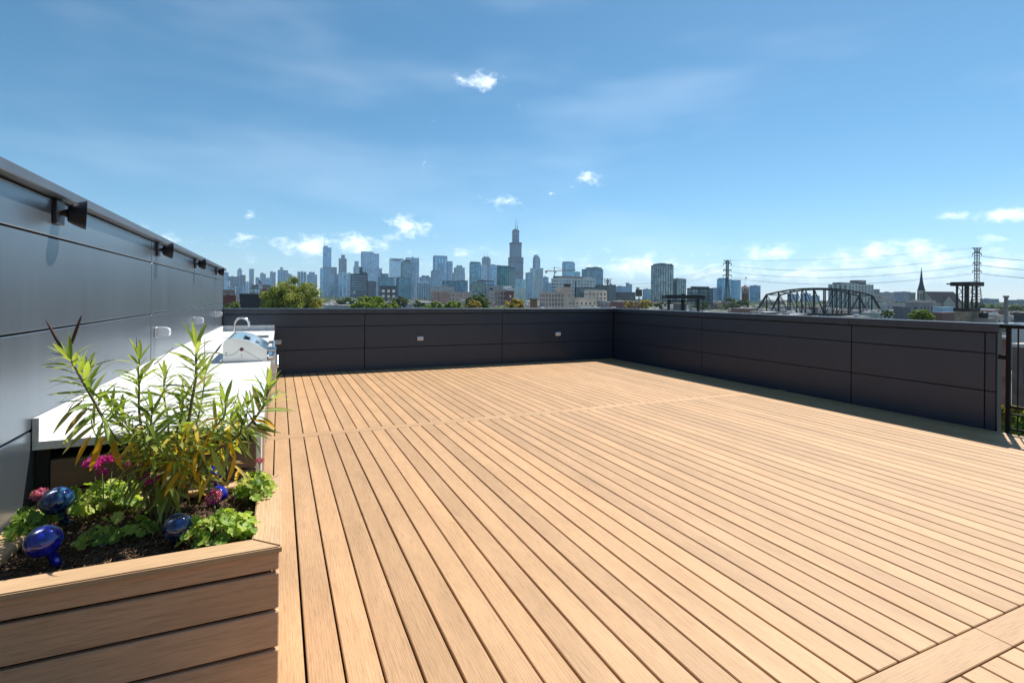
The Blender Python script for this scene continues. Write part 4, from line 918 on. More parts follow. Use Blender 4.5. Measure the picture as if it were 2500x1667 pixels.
B('warehouse', 'grey slab roofed hall below the green balconied tower', 2, 980, 1190, 838, 760, rb=.5, wall=(.30, .32, .34), glass=DK, pw=.9, bh=.5); B('warehouse', 'white roofed hall right of the grey slab roofed hall', 2, 1160, 1262, 846, 720, rb=.5, wall=(.72, .72, .70), pw=.95, bh=.6)
B('warehouse', 'white and glass low building under the pale blue block', 2, 1210, 1430, 872, 700, rb=.4, wall=(.62, .65, .67), glass=(.10, .15, .17), pw=.3, bh=.4)
# ---- stone and brick blocks in the middle distance
TAN = (.60, .48, .38); TN2 = (.50, .41, .345)
B('brick_block', 'long rosy brick terrace left of the centre trees', 2, 350, 560, 908, 620, rb=.3, wall=(.42, .28, .23), glass=(.06, .06, .065), pw=.5, bh=.5, bay=4.5, flo=4)
B('brick_block', 'rosy brick block with pale trim beside the centre trees', 2, 552, 790, 915, 600, rb=.35, wall=(.46, .34, .29), glass=(.06, .06, .065), pw=.5, bh=.45, bay=4.5, flo=4)
B('brick_block', 'tan brick block with rows of small windows right of the centre tree', 2, 1080, 1202, 890, 430, rb=.5, wall=(.36, .31, .28), glass=(.04, .042, .045), pw=.45, bh=.4, bay=2.6, flo=3.6, roof=((1168, 1202, 868, (.4, .3, .25)),))
B('brick_block', 'dark red brick block next to the tan small-windowed block', 2, 1202, 1287, 905, 425, rb=.4, wall=(.17, .075, .06), glass=(.4, .4, .38), pw=.7, bh=.65, bay=4, flo=4)
B('chimney_building', 'narrow tan building with a black cylinder on top', 2, 1008, 1056, 895, 500, wall=(.36, .31, .28), glass=DK, pw=.7, bh=.6, roof=((1018, 1048, 862, (.02, .02, .022)),))
b57 = B('stone_mill', 'large tan stone mill with rows of dark windows', 2, 1590, 1862, 915, 420, rb=.55, wall=TN2, glass=(.035, .036, .04), pw=.5, bh=.42, bay=3.0, flo=3.6)
B('stone_mill', 'tall tan tower part of the mill with a black roof tank', 2, 1785, 1962, 872, 470, rb=.6, wall=TAN, glass=DK, pw=.8, bh=.75, bay=6, flo=8, roof=((1885, 1945, 812, (.03, .03, .03)),))
B('stone_mill', 'broad tan stone wing of the mill right of its tower', 2, 1935, 2240, 985, 380, rb=.4, wall=TAN, glass=(.04, .04, .045), pw=.6, bh=.6, bay=3.6, flo=4.5)
B('stone_mill', 'cream end building of the mill with neat dark windows', 3, -60, 192, 712, 520, rb=.3, wall=(.66, .56, .45), glass=(.03, .03, .034), pw=.5, bh=.45, bay=4, flo=4.2, roof=((-40, 98, 698, (.55, .46, .37)), (150, 185, 700, (.55, .46, .37))))
st = MB().tube([at(cx(2, 2002), cyy(2, 915), 465) + Vector((0, 0, -18)), at(cx(2, 2002), cyy(2, 785), 465)], [.75, .55], 10)
obj('smokestack', st, wallmat((.03, .03, .033)), label='thin black smokestack in front of the white gridded office', cat='chimney')
# crane
D = 1000; cr_ = root('tower_crane', at(cx(2, 1755), cyy(2, 760), D) - Vector((0, 0, 20)), 'red and white tower crane above the white gridded office', 'crane'); M_cr = wallmat((.42, .12, .07)); M_cw = wallmat((.6, .55, .5))
P_ = lambda X, Y: at(cx(2, X), cyy(2, Y), D)
obj('mast', MB().bar(P_(1755, 800), P_(1757, 665), 2.0), M_cw, cr_); obj('jib', MB().bar(P_(1755, 668), P_(2000, 655), 1.3), M_cr, cr_); obj('counter_jib', MB().bar(P_(1650, 668), P_(1755, 668), 1.6), M_cr, cr_)
obj('counterweight', MB().bar(P_(1662, 668), P_(1662, 690), 3.2), M_cr, cr_); obj('tower_head', MB().bar(P_(1755, 668), P_(1758, 620), 1.4), M_cr, cr_); obj('cab', MB().bar(P_(1770, 672), P_(1770, 690), 3), M_cw, cr_)
for a, c in (((1758, 622), (1660, 664)), ((1758, 622), (1880, 660)), ((1758, 622), (1940, 658))): obj('tie_bar', MB().bar(P_(*a), P_(*c), .35), M_cr, cr_)
# ---- right part
B('apartment_tower', 'tall dark apartment tower standing alone right of the mill', 3, 703, 956, 415, 900, rb=.55, wall=(.045, .05, .056), glass=(.085, .12, .14), pw=.26, bh=.16, bay=5.2, flo=4.0, tiers=((735, 956, 398),), roof=((805, 865, 385),))
B('apartment_tower', 'lower dark wing beside the lone dark apartment tower', 3, 950, 1102, 572, 910, rb=.5, wall=(.05, .056, .06), glass=(.07, .11, .125), pw=.2, bh=.2, bay=5, flo=4)
B('apartment_block', 'dark glass block behind the black gantry', 3, 1120, 1408, 682, 620, rb=.45, wall=(.04, .045, .05), glass=(.05, .075, .085), pw=.12, bh=.3, bay=7, flo=4.4, roof=((1195, 1372, 655, (.06, .05, .05)),))
B('office_block', 'blue office tower behind the nearer power pylon', 3, 1460, 1626, 575, 1500, rb=.5, wall=(.15, .24, .30), glass=(.06, .13, .18), pw=.14, bh=.12, tiers=((1485, 1600, 563),)); B('office_block', 'lower banded blue office right of the blue office tower', 3, 1622, 1730, 586, 1560, rb=.4, wall=(.17, .25, .31), glass=(.06, .12, .17), pw=.06, bh=.35)
B('office_block', 'low blue block left of the blue office tower', 3, 1405, 1512, 676, 1500, wall=(.2, .27, .33)); B('office_block', 'dark blue twin block right of the brick clock tower', 3, 1835, 1957, 650, 1400, rb=.6, wall=(.11, .17, .22), glass=(.05, .10, .13), pw=.3, bh=.12)
B('office_block', 'grey slab building right of the mill with ribbed dark neighbour', 3, 195, 296, 642, 700, rb=.6, wall=(.17, .18, .2), pw=.8, bh=.3); B('office_block', 'dark low block behind the cream mill end', 3, 60, 200, 645, 850, wall=(.10, .11, .12), glass=DK)
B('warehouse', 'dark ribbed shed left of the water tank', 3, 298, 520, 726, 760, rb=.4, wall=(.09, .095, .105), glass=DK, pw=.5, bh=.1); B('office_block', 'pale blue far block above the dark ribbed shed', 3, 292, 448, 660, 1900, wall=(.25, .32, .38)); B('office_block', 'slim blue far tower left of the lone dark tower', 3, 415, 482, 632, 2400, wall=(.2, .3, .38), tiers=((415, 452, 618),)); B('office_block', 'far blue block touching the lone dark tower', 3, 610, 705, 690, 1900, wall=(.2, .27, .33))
b74 = B('apartment_block', 'white and black striped apartment block behind the truss bridge', 4, 480, 908, 452, 560, rb=.5, wall=(.66, .68, .70), glass=(.03, .035, .042), pw=.4, bh=.05, bay=5.4, flo=4, roof=((570, 880, 428, (.17, .17, .17)), (768, 842, 402, (.15, .15, .15))))
B('warehouse', 'grey block right of the truss bridge', 4, 908, 968, 498, 900, wall=(.25, .24, .24), pw=.8, bh=.5); B('parking_deck', 'pale banded parking deck right of the truss bridge', 4, 905, 1100, 545, 700, rb=.4, wall=(.40, .39, .37), glass=(.08, .08, .08), pw=.1, bh=.5, flo=6)
B('warehouse', 'brown flat block on the horizon left of the church', 4, 1105, 1262, 522, 1300, wall=(.25, .21, .2), pw=.6, bh=.5); B('warehouse', 'dark cube left of the church spire', 4, 1255, 1312, 530, 900, wall=(.2, .2, .2), pw=.8, bh=.5); B('warehouse', 'long grey building far left of the church', 4, 960, 1120, 528, 1200, wall=(.3, .28, .27), pw=.5, bh=.4)
B('warehouse', 'long brown block on the horizon at the far right', 4, 1935, 2110, 590, 1300, rb=.4, wall=(.2, .17, .17), pw=.5, bh=.4); B('warehouse', 'low dark block on the horizon at the right edge', 4, 2190, 2400, 602, 1200, rb=.4, wall=(.16, .15, .16), pw=.5, bh=.4)
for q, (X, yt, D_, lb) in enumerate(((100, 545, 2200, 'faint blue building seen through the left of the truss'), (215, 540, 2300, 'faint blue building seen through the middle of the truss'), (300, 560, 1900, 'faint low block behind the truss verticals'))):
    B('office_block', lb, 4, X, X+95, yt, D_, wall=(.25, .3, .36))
B('flat_block', 'grey flat block with small dark windows in front of the church', 4, 1225, 1478, 632, 330, rb=.5, wall=(.22, .22, .22), glass=DK, pw=.55, bh=.5, bay=4, flo=4.2); B('flat_block', 'pinkish flat roofed school in front of the church tower', 4, 1240, 1500, 610, 420, rb=.4, wall=(.55, .44, .38), pw=.6, bh=.6)
B('shed', 'light blue shed right of the grey flat block', 4, 1498, 1690, 684, 300, rb=.3, wall=(.32, .50, .62), glass=DK, pw=.85, bh=.7, bay=5, flo=5); B('warehouse', 'dark grey flat roofed store below the church', 4, 1110, 1262, 672, 300, rb=.5, wall=(.12, .13, .14), pw=.8, bh=.5)
B('brick_block', 'long low maroon brick wall of a shed below the light blue shed', 4, 1480, 1700, 735, 210, rb=.3, wall=(.15, .075, .07), pw=.95, bh=.9); B('brick_block', 'long maroon brick shed right of the steel watch tower', 4, 1925, 2160, 712, 260, rb=.3, wall=(.15, .08, .08), pw=.9, bh=.8); B('shed', 'small white shed right of the steel watch tower', 4, 1940, 2004, 690, 330, wall=(.7, .7, .7), pw=.9, bh=.8)
B('shed', 'dark box building at the right edge above the railing', 4, 2275, 2400, 752, 120, rb=.6, wall=(.07, .07, .075), pw=.8, bh=.6)
# left foreground neighbours
B('brick_block', 'dark red brick building with pale pilasters at the end of the grey wall', 1, 60, 262, 968, 190, rb=.5, wall=(.15, .05, .042), glass=(.04, .04, .045), pw=.55, bh=.5, bay=3, flo=3.6)
B('brick_block', 'grey and red block behind the dark red brick building', 1, 90, 256, 897, 420, rb=.5, wall=(.30, .22, .20), glass=(.05, .05, .055), pw=.55, bh=.45, bay=5, flo=4.5)
b = B('flat_block', 'charcoal flat roofed building left of the big tree', 1, 325, 700, 985, 105, rb=.5, wall=(.045, .048, .055), glass=(.35, .38, .40), pw=.75, bh=.62, bay=2.7, flo=4.6)
B('office_block', 'blue glass office under the two flags', 1, 420, 556, 868, 640, rb=.5, wall=(.2, .26, .3), glass=(.08, .14, .17), pw=.15, bh=.25, bay=4.5, flo=4); B('office_block', 'wide block with a dark roof storey behind the two flags', 1, 445, 662, 832, 760, rb=.4, wall=(.1, .11, .13), glass=DK, pw=.2, bh=.3)
B('apartment_block', 'tan window-gridded block behind the red brick building', 1, 255, 345, 838, 1300, wall=(.36, .35, .34)); B('apartment_block', 'tan low block left of the tan window-gridded block', 1, 172, 258, 850, 1200, wall=(.4, .37, .34)); B('apartment_block', 'grey block beside the tan window-gridded block', 1, 312, 372, 820, 1700, wall=(.3, .3, .32))
B('brick_block', 'sunlit red brick house right of the flags', 1, 548, 610, 878, 420, rb=.5, wall=(.33, .10, .06), pw=.7, bh=.6); B('warehouse', 'white low hall behind the charcoal building', 1, 262, 560, 945, 420, rb=.3, wall=(.5, .5, .49), pw=.8, bh=.6)
# right foreground beyond the railing
bm_ = brickmat('red_brick', (.30, .085, .055), (.22, .06, .045), (.28, .22, .19)); bm2 = brickmat('brown_brick', (.15, .085, .07), (.11, .06, .05), (.2, .17, .15))
def plainb(name, label, xl, xr, yt, D, rb, mat, rmat, zb=GZ):
    x0, x1, y0, y1 = solve(xl, xr, D, rb); z1 = ztop((xl+xr)/2, yt, D); rt = root(name, ((x0+x1)/2, (y0+y1)/2, zb), label, 'building')
    obj('wall', MB().box(x0, x1, y0, y1, zb, z1-.3), mat, rt); r_ = MB(); r_.box(x0+.35, x1-.35, y0+.35, y1-.35, z1-.6, z1-.28)
    obj('roof', r_, rmat, rt); cpg = MB()
    for q in ((x0-.1, x1+.1, y0-.1, y0+.34), (x0-.1, x1+.1, y1-.34, y1+.1), (x0-.1, x0+.34, y0+.345, y1-.345), (x1-.34, x1+.1, y0+.345, y1-.345)): cpg.box(*q, z1-.299, z1)
    obj('coping', cpg, wallmat((.45, .42, .4)), rt); rt['box'] = (x0, x1, y0, y1, z1); return rt
M_wroof = MAT('white_roof', (.72, .72, .71), .7, 0, .08, .3)
pb = plainb('brick_building', 'red brick building seen through the railing beside the post', 2425, 2470, 822, 60, 1.2, bm_, M_wroof)
pb2 = plainb('brick_building', 'brown brick building with a white roof seen through the railing bars', 2472, 2640, 848, 42, .8, bm2, M_wroof)
mb = MB(); x0, x1, y0, y1, z1 = pb2['box']
for k in range(4): mb.box(x0-.06, x0-.01, y0+1.2+k*2.6, y0+2.3+k*2.6, z1-3.4, z1-1.9)
for k in range(3): mb.box(x0+1+k*3, x0+2.2+k*3, y0-.06, y0-.01, z1-3.4, z1-1.9)
obj('window', mb, wallmat((.06, .07, .08), .2), pb2, kind='stuff')
wr = plainb('white_roof_hall', 'low hall with a bright white roof and skylights beyond the railing', 2405, 2680, 806, 95, .9, wallmat((.5, .48, .46)), M_wroof)
x0, x1, y0, y1, z1 = wr['box']; slm = MB().prism([(-1.2, 0), (1.2, 0), (.7, .9), (-.7, .9)], 'y', -.8, .8).mesh('skylight', MAT('skylight_glass', (.35, .42, .5), .15))
for i in range(9):
    for j in range(4): inst('skylight', slm, Matrix.Translation((x0+2+(x1-x0-4)*i/8, y0+2+(y1-y0-4)*j/3, z1-.27)), wr)

# ---- special structures -------------------------------------------------------
M_blk = MAT('black_steel', (.013, .014, .016), .6, .3, .2, .5); M_rust = MAT('rusty_steel', (.035, .028, .026), .7, .3, .4, .4); M_pyl = MAT('galvanised_steel', (.025, .028, .032), .7, .2, .15, .5)
# black gantry
D = 150; P_ = lambda X, Y, d=D: at(cx(3, X), cyy(3, Y), d)
gn = root('steel_gantry', Vector((P_(1070, 800).x, P_(1070, 800).y, GZ)), 'black steel gantry with a heavy flat top right of the mill', 'gantry')
a, c = P_(848, 778), P_(1298, 778); dv = (c-a).normalized(); nv = Vector((-dv.y, dv.x, 0))
def flat(a, c, hz_, hy_): q = (c-a); M_ = Matrix.Translation((a+c)/2) @ Matrix.Rotation(math.atan2(q.y, q.x), 4, 'Z'); return MB().obox(M_, Vector((q.x, q.y)).length/2, hy_/2, hz_/2)
obj('top_beam', flat(a, c, .95, 4.0), M_blk, gn)
obj('upper_beam', flat(P_(880, 762), P_(1270, 762), .45, 3.0), M_blk, gn); obj('finial', MB().bar(P_(1073, 760), P_(1073, 742), .7), M_blk, gn)
for X in (905, 1070, 1245):
    p = P_(X, 800); 
    for s_ in (-.35, .35): obj('leg', MB().bar(p+nv*s_, Vector((p.x, p.y, GZ))+nv*s_, .42 if X != 1070 else .55), M_blk, gn)
    for d_ in (-1, 1):
        if 905 <= X+d_*30 <= 1245: obj('knee_brace', MB().bar(P_(X, 850), P_(X+d_*48, 812), .16), M_blk, gn)
obj('cross_rail', MB().bar(P_(905, 822), P_(1245, 822), .3), M_blk, gn); obj('thin_post', MB().bar(P_(1297, 790), P_(1297, 930)+Vector((0, 0, -6)), .16), M_blk, gn)
hb = plainb('machine_house', 'grey machine house under the black gantry', cx(3, 958), cx(3, 1112), cyy(3, 848), 150, .5, wallmat((.20, .21, .21)), wallmat((.3, .3, .3)))
# water tank on legs
D = 330; wk = root('water_tank', Vector((P_(563, 800, D).x, P_(563, 800, D).y, GZ)), 'dark round water tank on thin legs left of the lone dark tower', 'water tank'); p = P_(563, 770, D); r_ = 38/4.704*D/FPX; h_ = 78/4.704*D/FPX
obj('tank', MB().lathe([(0, 0), (r_, 0), (r_, h_), (r_*1.04, h_), (0, h_+.6)], 20, Matrix.Translation(p)), wallmat((.09, .085, .085)), wk, 'auto')
for sx in (-1, 1):
    for sy in (-1, 1): obj('leg', MB().bar(p+Vector((sx*r_*.75, sy*r_*.75, 0)), Vector((p.x+sx*r_*.85, p.y+sy*r_*.85, GZ)), .3), M_blk, wk)
obj('tank_vent', MB().bar(P_(550, 688, D), P_(550, 664, D), 1.6), wallmat((.6, .58, .55)), wk)
# brick clock tower with banded top and flag
D = 560; ctb = solve(cx(3, 1740), cx(3, 1829), D, 1); x0, x1, y0, y1 = ctb; zt_ = ztop(cx(3, 1784), cyy(3, 668), D); zm = ztop(cx(3, 1784), cyy(3, 735), D)
ck = root('clock_tower', ((x0+x1)/2, (y0+y1)/2, GZ), 'red brick clock tower with white bands and a flag', 'tower')
obj('shaft', MB().box(x0, x1, y0, y1, GZ, zt_), MAT('tower_brick', (.17, .06, .045), .9, 0, .2, .5), ck)
for k, (fa, fb) in enumerate(((0, .08), (.25, .37), (.52, .62), (.80, .97))): obj('stone_band', MB().box(x0-.35, x1+.35, y0-.35, y1+.35, zm+(zt_-zm)*fa, zm+(zt_-zm)*fb), wallmat((.5, .45, .4)), ck)
obj('roof', MB().add([(x0-.6, y0-.6, zt_), (x1+.6, y0-.6, zt_), (x1+.6, y1+.6, zt_), (x0-.6, y1+.6, zt_), ((x0+x1)/2, (y0+y1)/2, ztop(cx(3, 1784), cyy(3, 636), D))], [(0,1,4),(1,2,4),(2,3,4),(3,0,4),(3,2,1,0)]), wallmat((.14, .06, .05)), ck)
for sgn_, face in ((1, 'y'), (1, 'x')):
    zc = zm+(zt_-zm)*.70; M = Matrix.Translation(((x0+x1)/2, y0-.42, zc)) @ Matrix.Rotation(R(90), 4, 'X') if face == 'y' else Matrix.Translation((x0-.42, (y0+y1)/2, zc)) @ Matrix.Rotation(R(-90), 4, 'Y')
    obj('clock_face', MB().lathe([(0, .1), (1.0, .1), (1.1, 0), (0, 0)], 20, M), wallmat((.7, .68, .62)), ck)
fr = MB()
for i in range(3):
    for k in range(5): fr.box(x0+(x1-x0)*(.14+.28*i), x0+(x1-x0)*(.30+.28*i), y0-.08, y0-.02, zm-3-k*3.6, zm-1-k*3.6); fr.box(x0-.08, x0-.02, y0+(y1-y0)*(.14+.28*i), y0+(y1-y0)*(.30+.28*i), zm-3-k*3.6, zm-1-k*3.6)
obj('window', fr, wallmat((.05, .05, .055), .3), ck, kind='stuff')
pz = ztop(cx(3, 1784), cyy(3, 545), D); xc, yc = (x0+x1)/2, (y0+y1)/2
obj('flagpole', MB().tube([(xc, yc, zt_), (xc, yc, pz)], .12, 6), wallmat((.5, .5, .5)), ck); obj('flag', MB().add([(xc, yc, pz), (xc+1.6, yc-.2, pz-.5), (xc+2.6, yc+.2, pz-.9), (xc+2.4, yc+.2, pz-2.0), (xc+1.3, yc-.2, pz-1.7), (xc, yc, pz-1.5)], [(0,1,2,3,4,5)]), wallmat((.05, .05, .07)), ck)
# flags on a pole at the left
D = 250; fpole = root('flagpole', Vector((at(cx(1, 526), 720, D).x, at(cx(1, 526), 720, D).y, GZ)), 'flagpole with a striped red and white flag above a white and blue flag', 'flagpole'); P_ = lambda X, Y: at(cx(1, X), cyy(1, Y), D)
obj('pole', MB().tube([P_(524, 760), P_(528, 960)+Vector((0, 0, -8))], [.06, .1], 8), wallmat((.5, .5, .5)), fpole)
def flagm(name, sides):
    mt, t, b = newmat(name); c = nd(t, 'ShaderNodeTexCoord'); sx = nd(t, 'ShaderNodeSeparateXYZ'); t.links.new(c.outputs['UV'], sx.inputs[0])
    t.links.new(ramp(t, sx.outputs[1], sides), b.inputs['Base Color']); b.inputs['Roughness'].default_value = .8; return mt
def waveflag(name, X, Y, w, h, mat, seed, canton=None):
    me = MB(); n, m_ = 14, 8; o = P_(X, Y); s_ = D/FPX/4.704; dv = _r
    for j in range(m_+1):
        for i in range(n+1):
            u, v = i/n, j/m_; p = o + dv*(u*w*s_*.8) + Vector((0, 0, -1))*((v*h + u*w*.55)*s_) + _f*(.35*math.sin(u*7+seed)*u*1.2); me.v.append(tuple(p))
    for j in range(m_):
        for i in range(n): q = j*(n+1)+i; me.f.append((q, q+1, q+n+2, q+n+1))
    fo = obj(name, me, mat, fpole, True, False); uv = fo.data.uv_layers.new(name='UVMap')
    for lp in fo.data.loops: k = lp.vertex_index; uv.data[lp.index].uv = ((k % (n+1))/n, 1-(k//(n+1))/m_)
    return fo
RW = []
for k in range(7): RW += [(k/7, (.45, .03, .05)), (k/7+.075, (.75, .74, .72))]
us = waveflag('striped_flag', 526, 770, 52, 42, flagm('stripes', RW), 0)
for n_ in us.data.materials[0].node_tree.nodes:
    if n_.type == 'VALTORGB': n_.color_ramp.interpolation = 'CONSTANT'
us.data.materials.append(wallmat((.02, .03, .12)))
for pl_ in us.data.polygons:
    if pl_.index % 14 < 6 and pl_.index//14 < 4: pl_.material_index = 1
waveflag('white_blue_flag', 527, 818, 46, 40, flagm('pale_bands', [(0, (.75, .75, .75)), (.2, (.3, .55, .75)), (.36, (.75, .75, .75)), (.64, (.3, .55, .75)), (.8, (.75, .75, .75))]), 1.3)
# truss bridge: two through trusses, floor, bracing
def truss(pa, pb, zlow, prof, n, w, parent, mat):
    """prof: top chord height as a function of 0..1"""
    pa = Vector(pa); pb = Vector(pb); pt = lambda u, z: Vector((pa.x+(pb.x-pa.x)*u, pa.y+(pb.y-pa.y)*u, z))
    us = [i/n for i in range(n+1)]; tops = [pt(u, prof(u)) for u in us]
    obj('bottom_chord', MB().bar(pt(0, zlow), pt(1, zlow), w*1.1), mat, parent)
    for i in range(1, n-1): obj('top_chord', MB().bar(tops[i], tops[i+1], w), mat, parent)
    obj('end_post', MB().bar(pt(0, zlow), tops[1], w*1.15), mat, parent); obj('end_post', MB().bar(pt(1, zlow), tops[n-1], w*1.15), mat, parent)
    for i in range(1, n): obj('vertical_post', MB().bar(pt(us[i], zlow), tops[i], w*.7), mat, parent)
    for i in range(1, n-1):
        a, c = (i, i+1) if i < n/2 else (i+1, i)
        obj('diagonal', MB().bar(tops[a], pt(us[c], zlow), w*.42), mat, parent)
        obj('mid_rail', MB().bar(pt(us[i], zlow+4), pt(us[i+1], zlow+4), w*.3), mat, parent)
    return tops
D1, D2 = 300, 318; za = at(2000, 768, D1).z
A1, B1 = at(1843, 768, D1), at(2157, 768, D1); A2, B2 = at(1880, 768, D2), at(2119, 768, D2)
br = root('truss_bridge', Vector(((A1.x+B1.x)/2, (A1.y+B1.y)/2, GZ)), 'long dark steel truss bridge with an arched top chord beyond the right parapet', 'bridge')
def ch(D, z0, z1): return lambda u: z0+(z1-z0)*(1-abs(2*u-1)**2.2)
zt1 = at(2000, 704, D1).z; ze1 = at(1875, 722, D1).z; zt2 = at(2000, 707, D2).z; ze2 = at(1905, 724, D2).z
T1 = truss(A1, B1, za, ch(D1, ze1-1.5, zt1), 11, .8, br, M_rust); T2 = truss(A2, B2, za, ch(D2, ze2-1.5, zt2), 11, .7, br, M_rust)
for i in range(1, 11):
    obj('top_strut', MB().bar(T1[i], T2[i], .45), M_rust, br)
    if i < 10: obj('lateral_brace', MB().bar(T1[i], T2[i+1], .22), M_rust, br)
mb = MB()
for i in range(31): u = i/30; mb.bar(A1.lerp(B1, u)+Vector((0, 0, -.4)), A2.lerp(B2, u)+Vector((0, 0, -.4)), .7)
obj('floor_beam', mb, M_rust, br, kind='stuff')
for q in (A1, B1, A2, B2): obj('pier', MB().box(q.x-2, q.x+2, q.y-2, q.y+2, GZ, za-.8), wallmat((.35, .33, .30)), br)
# steel watch tower on a brick base
D = 140; P_ = lambda X, Y, d=D: at(cx(4, X), cyy(4, Y), d)
x0, x1, y0, y1 = solve(cx(4, 1686), cx(4, 1922), D, .65); zb_ = P_(1800, 706).z; zt_ = P_(1800, 462).z
wtw = root('steel_watch_tower', ((x0+x1)/2, (y0+y1)/2, GZ), 'open dark steel tower on a tan brick base near the railing', 'tower')
obj('brick_base', MB().box(x0, x1, y0, y1, GZ, zb_), brickmat('old_tan_brick', (.40, .29, .18), (.25, .17, .11), (.3, .27, .22), .35), wtw)
obj('base_beam', MB().box(x0-.2, x1+.2, y0-.2, y1+.2, zb_, zb_+.9), M_rust, wtw)
corners = [(x0+.4, y0+.4), (x1-.4, y0+.4), (x1-.4, y1-.4), (x0+.4, y1-.4)]
for (x, y) in corners: obj('column', MB().box(x-.2, x+.2, y-.2, y+.2, zb_+.9, zt_), M_rust, wtw)
for (x, y) in (((x0+x1)/2, y0+.4), (x0+.4, (y0+y1)/2)): obj('column', MB().box(x-.13, x+.13, y-.13, y+.13, zb_+.9, zt_), M_rust, wtw)
zm = (zb_+.9+zt_)/2
for (a, c) in zip(corners, corners[1:]+corners[:1]):
    for (u, v) in ((zb_+.9, zm), (zm, zt_)):
        obj('brace', MB().bar((*a, u), (*c, v), .07), M_rust, wtw); obj('brace', MB().bar((*a, v), (*c, u), .07), M_rust, wtw)
    obj('ring_beam', MB().bar((*a, zm), (*c, zm), .16), M_rust, wtw)
obj('platform', MB().box(x0-.9, x1+.5, y0-.9, y1+.6, zt_, zt_+1.1), M_rust, wtw)
for q in range(3): obj('platform_beam', MB().box(x0-4, x1+3.2, y0+(y1-y0)*(.1+.4*q), y0+(y1-y0)*(.1+.4*q)+.3, zt_+.35, zt_+.7), M_rust, wtw)
obj('ladder', MB().bar((x1+.6, y0, zb_-4), (x1+.6, y0, zt_), .08).bar((x1+.6, y0+.6, zb_-4), (x1+.6, y0+.6, zt_), .08), M_rust, wtw)
rt = root('drum', Vector((P_(1965, 770).x, P_(1965, 770).y, P_(1965, 770).z)), 'dark drum on a low pedestal right of the brick tower base', 'drum'); p = P_(1965, 770)
obj('drum_body', MB().lathe([(0, 0), (1.0, 0), (1.05, .6), (.95, 1.5), (0, 1.8)], 18, Matrix.Translation(p)), M_blk, rt, 'auto'); obj('pedestal', MB().box(p.x-1.8, p.x+1.8, p.y-1.8, p.y+1.8, GZ, p.z), wallmat((.3, .25, .21)), rt)
D = 110; st = root('smokestack', Vector((P_(2180, 800, D).x, P_(2180, 800, D).y, GZ)), 'thick grey square chimney left of the right picture edge', 'chimney'); x0, x1, y0, y1 = solve(cx(4, 2160), cx(4, 2202), D, 1); z1 = P_(2180, 556, D).z
obj('shaft', MB().box(x0, x1, y0, y1, GZ, z1-.4), MAT('concrete_stack', (.16, .155, .15), .9, 0, .2, .8), st); obj('rim', MB().box(x0-.12, x1+.12, y0-.12, y1+.12, z1-.4, z1), wallmat((.2, .19, .19)), st)
# brick chimney in front of the mill
D = 60; x0, x1, y0, y1 = solve(cx(2, 1477), cx(2, 1560), D, .8); z1 = ztop(cx(2, 1518), cyy(2, 985), D); bc_ = root('brick_chimney', ((x0+x1)/2, (y0+y1)/2, GZ), 'weathered orange brick chimney just behind the far parapet', 'chimney')
obj('shaft', MB().box(x0, x1, y0, y1, GZ, z1-.12), brickmat('weathered_brick', (.34, .17, .07), (.16, .07, .035), (.30, .24, .17), .6), bc_); obj('cap', MB().box(x0-.06, x1+.06, y0-.06, y1+.06, z1-.12, z1), wallmat((.12, .11, .1)), bc_)
# church
D = 480; P_ = lambda X, Y, d=D: at(cx(4, X), cyy(4, Y), d)
x0, x1, y0, y1 = solve(cx(4, 1328), cx(4, 1408), D, .9); z1 = P_(1367, 505).z; zt_ = P_(1362, 280).z
chh = root('church', ((x0+x1)/2, (y0+y1)/2, GZ), 'pale stone church with a tall dark pointed spire and slate roof', 'church'); M_st = MAT('church_stone', (.46, .43, .37), .85, 0, .15, .4); M_sl = MAT('slate', (.028, .032, .04), .95, 0, .2, .5, spec=.1); M_sp = MAT('spire_slate', (.05, .055, .06), .6, 0, .2, .5)
obj('tower', MB().box(x0, x1, y0, y1, GZ, z1), M_st, chh); xc, yc = (x0+x1)/2, (y0+y1)/2; hw = (x1-x0)/2
oc = [(math.cos(math.pi/8+math.pi/4*k), math.sin(math.pi/8+math.pi/4*k)) for k in range(8)]
sp_ = MB(); 
for (rr, z) in ((1.25*hw, z1), (.72*hw, z1+(zt_-z1)*.25), (.5*hw, z1+(zt_-z1)*.42), (.03*hw, zt_)): sp_.v += [(xc+rr*a, yc+rr*c, z) for a, c in oc]
for i in range(3):
    for k in range(8): sp_.f.append((i*8+k, i*8+(k+1) % 8, (i+1)*8+(k+1) % 8, (i+1)*8+k))
obj('spire', sp_, M_sp, chh)
mb = MB()
for k in (-.45, .45): mb.box(xc+k*hw-.5, xc+k*hw+.5, y0-.1, y0-.02, z1-9, z1-3); mb.box(x0-.1, x0-.02, yc+k*hw-.5, yc+k*hw+.5, z1-9, z1-3)
obj('louver_window', mb, wallmat((.1, .1, .1)), chh)
pa, pb = P_(1412, 600), P_(1672, 600); zr = P_(1540, 517).z; zeave = P_(1540, 612).z
dv = Vector((pb.x-pa.x, pb.y-pa.y, 0)); L = dv.length; dv.normalize(); nv = Vector((-dv.y, dv.x, 0))
nave = MB()
def PP(u, s_, z): q = pa+dv*u+nv*s_; return (q.x, q.y, z)
nave.add([PP(0, -9, GZ), PP(L, -9, GZ), PP(L, 9, GZ), PP(0, 9, GZ), PP(0, -9, zeave), PP(L, -9, zeave), PP(L, 9, zeave), PP(0, 9, zeave), PP(0, 0, zr-.3), PP(L, 0, zr-.3)], [(0,1,5,4),(2,3,7,6),(3,0,4,8,7),(1,2,6,9,5)])
